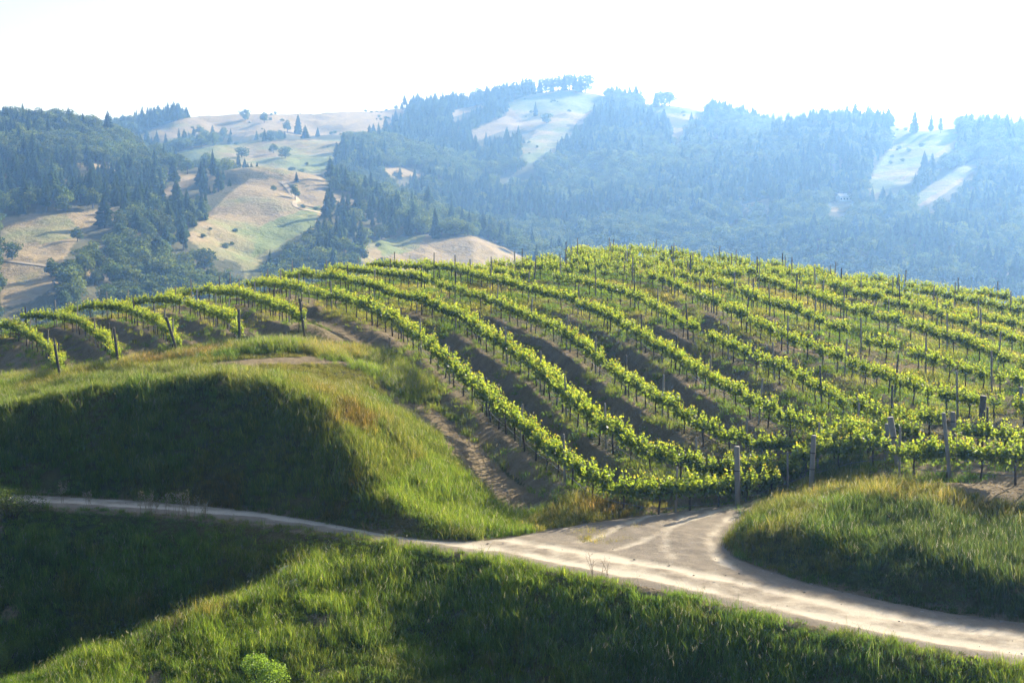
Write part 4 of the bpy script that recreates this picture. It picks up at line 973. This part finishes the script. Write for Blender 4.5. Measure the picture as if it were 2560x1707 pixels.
for key, top, foot, t, Yd, r0, lab, band in THICK:
    x0_, y0_ = TILE[t]; ut, vt, uf, vf = x0_+top[0]/4, y0_+top[1]/4, x0_+foot[0]/4, y0_+foot[1]/4
    if Yd is None: Yd = ROWP[key][-1][1]
    q = P(uf, vf, Yd); x, y = q[0], q[1]; zg = float(gz(x, y)); tp = P(ut, vt, Yd - .1)
    h = tp[2]-zg; dx = tp[0]-x; Lh = math.hypot(h, dx)
    mb = MB(); mb.tube([(0, 0, -.5), (0, 0, Lh*.5), (0, 0, Lh-.02), (0, 0, Lh)], [r0*1.03, r0, r0*.97, r0*.9], 12); mb.m[-1] = 1
    rt = empty('end_post', (x, y, zg)); rt.rotation_euler = (random.uniform(-.03, .03), math.atan2(dx, h), 0); tag(rt, lab, 'post', 'thick end posts of the vineyard')
    mobj('pole', mb.mesh('end pole', [M['post_dark' if key[0] == 'L' or key == 'G' else 'post_wood'], M['post_end']], True), rt)
    if band:
        for fz_ in ((.42, .70) if key in 'BC' else (.62,)):
            mb = MB(); mb.tube([(0, 0, Lh*fz_-.02), (0, 0, Lh*fz_+.02)], [r0*1.06]*2, 12); mobj('wire_band', mb.mesh('wire band', [M['band']], True), rt)
# drip hoses slung along the rows
for name, line in ROWP.items():
    p = resample(line, .5); k = np.abs(p[:, 0]/p[:, 1]) < .45; p = p[k]
    if len(p) < 4: continue
    n_ = len(p); tt_ = np.arange(n_)*.5; sag = .06*np.abs(np.sin(tt_*math.pi/2.9)) + .03*fbm(tt_, tt_*0, 1.7, 5)
    z = gz(p[:, 0], p[:, 1]); z = np.convolve(np.r_[[z[0]]*4, z, [z[-1]]*4], np.ones(9)/9, 'valid') + .42 - sag
    mb = MB(); mb.tube(np.c_[p, z], .013, 5); o = mobj('drip_hose', mb.mesh('drip hose', [M['hose']], True))
    tag(o, 'grey drip hose slung along ' + ROWDESC[name], 'hose', 'drip hoses along the vine rows')

# ------------------------------------------------------------------ grass
def tuft(seed, n=24, h=1.0, spread=.16, wid=.011, bend=.35, heads=0., leaf=False):
    r = np.random.default_rng(seed); mb = MB()
    for k in range(n):
        an = r.uniform(0, 6.283); d = np.array([math.cos(an), math.sin(an), 0]); sd = np.array([-d[1], d[0], 0])
        b = np.array([r.normal()*spread*.6, r.normal()*spread*.6, -.03]); L_ = h*r.uniform(.55, 1.1); bd = bend*r.uniform(.2, 1.4)*L_
        wv = wid*r.uniform(.7, 1.4); g = r.uniform(.7, 1.3); y = r.uniform(.85, 1.2); col = (g*y, g, g*.9) if r.random() > .13 else (2.0*g, 1.45*g, 1.7*g)
        p1 = b + d*bd*.25 + np.array([0, 0, L_*.5]); p2 = b + d*bd + np.array([0, 0, L_*.93 if not leaf else L_*.7])
        tw = sd*math.cos(r.uniform(-.6, .6)) + np.array([0, 0, .2])
        mb.add([b-sd*wv, b+sd*wv, p1+tw*wv*.9, p1-tw*wv*.9, p2], [[0, 1, 2, 3], [3, 2, 4]], 0, col)
        if r.random() < heads:
            for q in range(4):
                c = p2 + d*.02*q + np.array([r.normal()*.015, r.normal()*.015, -.035*q+.02]); e = .016
                mb.add([c-sd*e*.6, c-np.array([0, 0, e*1.6]), c+sd*e*.6, c+np.array([0, 0, e*1.6])], [[0, 1, 2, 3]], 1, (1, 1, 1))
    return mb
TUFTS = [tuft(1, 42, .62, .24, .0065, .40), tuft(2, 30, .80, .22, .005, .5, heads=.2), tuft(3, 34, .42, .24, .013, .5, leaf=True), tuft(4, 40, .36, .24, .006, .45), tuft(5, 40, .58, .22, .005, .65, heads=.10)]
GM = [M['grass'], M['flower']]
def grass_cloud(y0, y1, dens, seed):
    r = np.random.default_rng(seed); n_ = int(.47*(y1*y1-y0*y0)*dens)
    y = np.sqrt(r.uniform(y0*y0, y1*y1, n_)); x = r.uniform(-.47, .47, n_)*y
    return x, y, r
GREEN, LIME, OLIVE, DRY, RUST, SAGE, DARK = map(np.array, ((.86, 1.08, .80), (1.25, 1.38, .80), (1.3, 1.18, .95), (2.2, 1.55, 1.8), (2.2, 1.15, 1.35), (1.0, 1.1, 1.5), (.62, .85, .85)))
def blend(t, c, wgt): return t*(1-wgt[:, None]) + c*wgt[:, None]
def zone(u, v, poly): return inside(u, v, np.array(poly, float)).astype(float)
# tall grass on the cut banks and the slope below the road
x, y, r = grass_cloud(33, 82, 40, 201)
dR = grid_lookup(DRg, x, y); ins = inside(x, y, ROAD); vm = VINEYARD_MASK(x, y); sl = grid_lookup(soil, x, y); so_ = grid_lookup(SOg.astype(float), x, y) > .5
n1 = fbm(x, y, 3.2, 301, 3); n2 = fbm(x, y, 1.0, 311, 3); n3 = fbm(x, y, 8, 321, 3)
u, v = project(x, y, gz(x, y))
edge = dR*np.where(ins, -1, 1)
n4 = fbm(x, y, .8, 361, 3)
strip = zone(u/D, v/D, [(1300,1150),(1500,1105),(1750,1080),(1990,1040),(1990,1110),(1750,1145),(1500,1170),(1380,1180)]) > .5
keep = (edge > -.05 - .5*(n4-.45)) & ((vm < .3) | strip) & ((sl < .66) | (dR < .5) | strip) & ((vm < .05) | (y < 71.5))
keep &= r.random(len(x)) < np.clip(.35 + 1.3*n2, 0, 1)
pathd, _, _ = polydist(x, y, DIRT_PATH); keep &= (np.abs(pathd-.65) > .33) & ((pathd > 1.1) | (r.random(len(x)) < .2))
keep &= ~inside(x, y, frm)
isl = zone(u/D, v/D, [(1310,1232),(1395,1210),(1470,1222),(1455,1247),(1390,1260),(1335,1250)]) > .5
keep |= isl & ins & (fbm(x, y, .7, 381, 3) > .42) & (r.random(len(x)) < .7)
bare = fbm(x, y, 1.6, 391, 3); keep &= ~((bare > .79) & ~ins)
keep &= (v < 1900) & (u > -320) & (u < 2880)
x, y, n1, n2, n3, u, v, dR, so_, ins, strip, isl = [a[keep] for a in (x, y, n1, n2, n3, u, v, dR, so_, ins, strip, isl)]; n_ = len(x); ud, vd = u/D, v/D
t = np.repeat(GREEN[None], n_, 0)
t = blend(t, OLIVE, sstep(.42, .68, n3)*.75); t = blend(t, LIME, sstep(.5, .75, n1)*.7); t = blend(t, SAGE, sstep(.55, .8, fbm(x, y, 2.2, 341))*.6)
knoll = ~so_ & (ud < 1130) & (vd < 1230)
t = np.where(knoll[:, None], blend(t, OLIVE*.95, sstep(.35, .6, n3)*.7), t)
t = blend(t, DARK*.9, sstep(.55, .72, fbm(x, y, 1.9, 343))*.6); t = blend(t, DRY*.6, sstep(.62, .78, fbm(x, y, 1.4, 347))*.6)
t = blend(t, RUST*.62, zone(ud, vd, [(150,1060),(420,960),(560,900),(750,900),(860,960),(840,1100),(780,1200),(300,1160)])*sstep(.40, .62, n1)*.8)
t = blend(t, DRY*.72, sstep(.35, .6, n1)*zone(ud, vd, [(0,900),(250,850),(520,825),(660,835),(800,880),(900,960),(980,1060),(940,1060),(850,950),(650,872),(250,885),(0,940)])*.65)
t = blend(t, SAGE*1.15, .5*zone(ud, vd, [(0,910),(250,860),(520,840),(650,850),(650,900),(300,940),(0,990)])*.75)
t = blend(t, LIME, zone(ud, vd, [(860,1130),(1000,1040),(1130,1160),(1260,1190),(1230,1230),(1000,1225)])*.8)
t = blend(t, DRY, zone(ud, vd, [(1190,1215),(1330,1140),(1560,1130),(1660,1140),(1500,1180),(1280,1235)])*.8)
t = blend(t, RUST, zone(ud, vd, [(1330,1180),(1360,1150),(1450,1152),(1440,1190)])*.6)
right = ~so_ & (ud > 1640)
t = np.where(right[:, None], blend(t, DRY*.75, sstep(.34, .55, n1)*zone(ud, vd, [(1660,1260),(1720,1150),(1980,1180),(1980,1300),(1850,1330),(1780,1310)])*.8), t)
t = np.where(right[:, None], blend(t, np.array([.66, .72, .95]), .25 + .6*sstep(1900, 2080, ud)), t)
t = blend(t, DRY*.9, zone(ud, vd, [(1760,1120),(2000,1080),(2060,1110),(2352,1170),(2352,1215),(2050,1150),(1760,1165)])*.75)
t = np.where(so_[:, None], blend(t, DRY*.75, sstep(.5, .75, fbm(x, y, 2.5, 351))*zone(ud, vd, [(60,1568),(700,1330),(900,1240),(900,1350),(640,1480),(300,1568)])*.95), t)
t = np.where(so_[:, None], blend(t, LIME, sstep(.3, .5, n1)*zone(ud, vd, [(870,1225),(1000,1230),(1300,1290),(1700,1360),(2352,1500),(2352,1568),(1900,1450),(1400,1370),(1000,1420),(800,1500),(400,1580),(200,1568)])*.65), t)
t = blend(t, DRY*.62, .75*zone(ud, vd, [(540,815),(760,805),(900,870),(985,960),(960,985),(860,905),(700,860),(540,850)]))
t = np.where(isl[:, None], DRY*.85, t)
t *= r.uniform(.7, 1.3, n_)[:, None]
vid = r.choice(5, n_, p=[.40, .2, .15, .15, .10]); 
hs = 1.2*(.18 + .95*np.clip(fbm(x, y, 1.5, 371, 3)-.2, 0, 1) + .30*n2)*r.uniform(.75, 1.25, n_); hs *= np.where(dR < .8, .7, 1.0)*np.where(isl, .5, np.where(ins, .5, 1.0))*np.where(strip, .75, 1)*np.where(so_ & (dR < 1.3) & (ud < 880), .5, 1)
pad = zone(ud, vd, [(540,815),(760,805),(900,870),(985,960),(960,985),(860,905),(700,860),(540,850)]); hs *= 1 - .62*pad
hs *= np.where((v > 1500) & so_, 1.0, 1.0)
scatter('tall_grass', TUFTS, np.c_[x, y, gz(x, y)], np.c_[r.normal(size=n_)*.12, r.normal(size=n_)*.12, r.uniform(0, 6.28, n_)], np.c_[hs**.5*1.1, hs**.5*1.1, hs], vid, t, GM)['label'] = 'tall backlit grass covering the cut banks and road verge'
# weeds and short grass between the vine rows
x, y, r = grass_cloud(52, 122, 15, 202)
tt_ = grid_lookup(TTg, x, y); vm = VINEYARD_MASK(x, y); sl = grid_lookup(soil, x, y); u, v = project(x, y, gz(x, y))
n1 = fbm(x, y, 2.6, 401, 3); n2 = fbm(x, y, .9, 411, 3)
up_ = np.clip(sstep(84, 100, y) + .6*sstep(5, 25, x), 0, 1)
keep = (vm > .2) & (sl < 1.0) & (r.random(len(x)) < np.clip(.12 + 1.5*(n1-.38) + .22*up_, 0, 1)*np.where(u < 800, .28, 1)) & (u > -250) & (u < 2830) & ~((tt_ > .5) & (tt_ < .68) & (n1 < .62))
x, y, n1, n2, up_ = [a[keep] for a in (x, y, n1, n2, up_)]; n_ = len(x)
t = np.repeat(GREEN[None], n_, 0)*1.0; t = blend(t, LIME, sstep(.45, .7, n1)*.6); t = blend(t, DRY, np.clip(sstep(.4, .6, fbm(x, y, 3.5, 421))*(.3+.75*up_), 0, 1)*.85)
t *= r.uniform(.75, 1.2, n_)[:, None]; hs = (.30 + .55*n2)*r.uniform(.7, 1.3, n_)
scatter('vineyard_weeds', TUFTS, np.c_[x, y, gz(x, y)], np.c_[r.normal(size=n_)*.2, r.normal(size=n_)*.2, r.uniform(0, 6.28, n_)], np.c_[.75+hs*.4, .75+hs*.4, hs], r.choice(5, n_, p=[.2, .05, .35, .3, .1]), t, GM)['label'] = 'patchy weeds and dry grass between the vine rows'
# golden brome fringe along the top of the knoll
fr = [np.array([P(*c)[:2] for c in q]) for q in ([(-20,965,80),(110,950,81),(230,935,81),(380,918,79.5),(520,893,79.5),(640,868,80.5),(720,862,80),(800,855,79.5),(880,870,78),(960,905,75.5),(1020,950,73)], [(850,868,80),(930,880,79),(1000,925,75.5),(1060,985,71.5)], [(0,930,86),(60,925,85)])]
xs_, ys_ = [], []; r = np.random.default_rng(203)
for q in fr:
    q = resample(q, .1); m_ = 34
    xs_.append(np.repeat(q[:, 0], m_) + r.normal(size=len(q)*m_)*.55); ys_.append(np.repeat(q[:, 1], m_) + r.normal(size=len(q)*m_)*.55)
x = np.concatenate(xs_); y = np.concatenate(ys_); n1 = fbm(x, y, 1.7, 501, 3); n3 = fbm(x, y, 4.5, 511, 2); k = (r.random(len(x)) < np.clip(2.2*(n1-.28), 0, 1)*.6); x, y, n1, n3 = x[k], y[k], n1[k], n3[k]; n_ = len(x)
t = np.repeat(DRY[None]*.95, n_, 0); t = blend(t, RUST*.95, sstep(.5, .64, n3)*.8); t = blend(t, LIME*1.1, np.clip(sstep(.5, .38, n3)*.85 + sstep(-9.5, -6.5, x)*.75, 0, .9)); t *= r.uniform(.8, 1.2, n_)[:, None]
hs = (.5+.9*n1)*r.uniform(.7, 1.2, n_)
scatter('dry_grass', TUFTS, np.c_[x, y, gz(x, y)], np.c_[r.normal(size=n_)*.15, r.normal(size=n_)*.15, r.uniform(0, 6.28, n_)], np.c_[hs**.5, hs**.5, hs], r.choice(5, n_, p=[.25, .15, .0, .2, .4]), t, GM)['label'] = 'golden and rusty dry grass fringing the knoll top'

# ------------------------------------------------------------------ bushes, stones and dry stalks near the road
def ground_hit(u, v):
    a, b = ray(u, v); Ys = np.linspace(34, 75, 1200); g = gz(a*Ys, Ys) - b*Ys; k = np.where(g >= 0)[0]; k = k[0] if len(k) else int(np.argmax(g))
    return a*Ys[k], Ys[k], float(gz(a*Ys[k], Ys[k]))
def bush(u, v, rad, hgt, seed, lab, tone=1.0):
    x, y, z = ground_hit(u, v); r = np.random.default_rng(seed); o = empty('bush', (x, y, z)); tag(o, lab, 'bush')
    st = MB(); fo = MB(); lob = []
    for k in range(16):
        an = r.uniform(0, 6.28); q = rad*math.sqrt(r.random())*.85; zz = hgt*(.45 + .4*(1-(q/rad)**2))*r.uniform(.75, 1.1)
        lob.append((q*math.cos(an), q*math.sin(an), zz, rad*r.uniform(.22, .36)))
        st.tube([(0, 0, -.1), (q*.4*math.cos(an), q*.4*math.sin(an), zz*.55), lob[-1][:3]], [.03, .02, .008], 5)
    cc = []
    for k in range(5600):
        c = lob[r.integers(16)]; d = r.normal(size=3); d /= np.linalg.norm(d); cc.append(np.array(c[:3]) + d*c[3]*r.uniform(.7, 1.08))
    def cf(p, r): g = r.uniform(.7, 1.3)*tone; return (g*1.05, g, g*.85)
    clump_faces(fo, [c for c in cc if c[2] > .02], .052, r, cf, .6)
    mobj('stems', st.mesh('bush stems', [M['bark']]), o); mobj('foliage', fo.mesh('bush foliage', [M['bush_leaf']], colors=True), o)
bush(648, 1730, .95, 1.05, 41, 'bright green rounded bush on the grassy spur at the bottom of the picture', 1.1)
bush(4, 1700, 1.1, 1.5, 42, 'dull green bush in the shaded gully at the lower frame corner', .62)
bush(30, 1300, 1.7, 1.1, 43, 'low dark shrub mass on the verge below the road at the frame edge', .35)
def stone(u, v, s_, seed, lab):
    x, y, z = ground_hit(u, v); bm = bmesh.new(); bmesh.ops.create_icosphere(bm, subdivisions=3, radius=1)
    for q in bm.verts:
        n_ = fbm(np.array([q.co.x*1.3+seed]), np.array([q.co.y*1.3+q.co.z*.9]), .8, seed, 3)[0]; q.co *= .65+.7*n_; q.co.z *= .65
    me = bpy.data.meshes.new('stone'); bm.to_mesh(me); bm.free(); me.materials.append(M['rock'])
    o = mobj('stone', me); o.location = (x, y, z+.12*s_); o.scale = (s_, s_*.8, s_); o.rotation_euler = (0, 0, seed); tag(o, lab, 'stone', 'stones at the head of the gully')
stone(722, 1437, .42, 51, 'larger grey stone at the head of the shaded gully'); stone(738, 1462, .30, 52, 'flat stone half in the grass by the spur edge'); stone(708, 1452, .25, 53, 'smallest stone beside the larger grey one')
def stalks(u, v, h, seed, lab, kind):
    x, y, z = ground_hit(u, v); r = np.random.default_rng(seed); mb = MB()
    o = empty('wild_oat' if kind == 'oat' else 'dry_weed', (x, y, z)); tag(o, lab, 'wild oat' if kind == 'oat' else 'dry weed', 'pale oats beside the road' if kind == 'oat' else 'bare dry weeds on the slope')
    hd = MB()
    for k in range(4 if kind == 'oat' else 3):
        an = r.uniform(0, 6.28); ln = r.uniform(.1, .35)*h; b = np.array([r.normal()*.1, r.normal()*.1, -.1]); t = np.array([math.cos(an)*ln, math.sin(an)*ln, h*r.uniform(.75, 1.05)])
        mb.tube([b, b*.5+t*.5+np.array([0, 0, h*.1]), t], [.008, .006, .004], 4)
        for q in range(12 if kind == 'oat' else 7):
            f = r.uniform(.55, 1.05) if kind == 'oat' else r.uniform(.25, .95); p = b*(1-f)+t*f + np.array([0, 0, h*.05]); d = np.array([r.normal(), r.normal(), -.3 if kind == 'oat' else .9]); d /= np.linalg.norm(d)
            e = p + d*(.07 if kind == 'oat' else r.uniform(.12, .3)); mb.tube([p, e], [.003, .002], 3)
            if kind == 'oat':
                for w_ in range(2):
                    c = e + r.normal(size=3)*.015; hd.add([c+(0, 0, .03), c+(.011, .004, 0), c-(0, 0, .03), c-(.011, .004, 0)], [[0, 1, 2, 3]])
    mobj('stem', mb.mesh('stalk', [M['stalk']]), o)
    if kind == 'oat': tag(mobj('seed_heads', hd.mesh('seed heads', [M['flower']]), o), kind='stuff')
OATS = [(152,1262,.95),(358,1284,.85),(372,1286,1.0),(392,1287,.8),(415,1290,.9),(440,1292,1.0),(458,1294,1.05),(476,1296,.85),(512,1300,.7),(222,1270,.7)]
for i, (u, v, h) in enumerate(OATS): stalks(u, v, h, 60+i, 'pale wild oat above the shaded road, %s from the frame edge' % ordn[[0,2,3,4,5,6,7,8,9,1][i]], 'oat')
DRYW = [(700,1490,.8),(640,1520,.7),(560,1553,.9),(585,1545,.6),(450,1590,.9),(430,1598,.7),(350,1630,.6),(1480,1442,.8),(1510,1446,.7),(1230,1690,.6),(915,1350,.7),(985,1370,.6)]
for i, (u, v, h) in enumerate(DRYW): stalks(u, v, h, 80+i, 'bare dry weed among the grass, %s of those seen from the gully stones' % ordn[i], 'dry')

# loose stones and clods on the road and the bare ground
def pebble(seed):
    r = np.random.default_rng(seed); bm = bmesh.new(); bmesh.ops.create_icosphere(bm, subdivisions=1, radius=.5); mb = MB()
    V = np.array([tuple(q.co*r.uniform(.7, 1.15)) for q in bm.verts])*np.array([1, .8, .55]); F = [[v.index for v in f.verts] for f in bm.faces]; bm.free(); mb.add(V, F); return mb
r = np.random.default_rng(204)
px_, py_, _r = grass_cloud(38, 100, 5.0, 205)
ins_ = inside(px_, py_, ROAD); dq = grid_lookup(DRg, px_, py_); sq = grid_lookup(soil, px_, py_); d3q, _, _ = polydist(px_, py_, e3)
on_rd = ins_ & (_r.random(len(px_)) < np.where(d3q > 3.2, 1.0, .30 + .6*sstep(.5, .1, dq)))
on_soil = ~ins_ & (sq > .7) & (_r.random(len(px_)) < .55)
k = on_rd | on_soil; px_, py_, ins_ = px_[k], py_[k], ins_[k]; n_ = len(px_)
zz = np.where(ins_, ZR + .02, gz(px_, py_)); sz = .02 + .07*r.random(n_)**3 + np.where(ins_, 0, .03)
tn = np.where(ins_[:, None], np.array([.36, .33, .28]), np.array([.24, .18, .12]))*r.uniform(.6, 1.25, n_)[:, None]
m, n, out = new_mat('loose stone'); principled(n, out, attr(n, 'tint', 'INSTANCER').outputs['Color'], .95, .1)
scatter('gravel', [pebble(i) for i in range(4)], np.c_[px_, py_, zz], r.normal(size=(n_, 3))*np.array([.2, .2, 3]), np.c_[sz*1.5, sz*1.3, sz], r.integers(0, 4, n_), tn, [m])['label'] = 'loose gravel and clods on the dirt road and bare banks'

# ------------------------------------------------------------------ haze
hx = 3900.0; mb = MB(); mb.box((0, 2450, 26.5), (2*hx, 5400, 315))
m, n, out = new_mat('haze'); pvn = N(n, 'ShaderNodeVolumePrincipled', ins={'Density': HAZE_DENSITY, 'Anisotropy': HAZE_G})
pvn.inputs['Color'].default_value = (*HAZE_COLOR, 1); pvn.inputs['Absorption Color'].default_value = (1, 1, 1, 1)
n.links.new(pvn.outputs[0], out.inputs['Volume'])
hz = mobj('haze', mb.mesh('haze', [m])); tag(hz, kind='stuff')
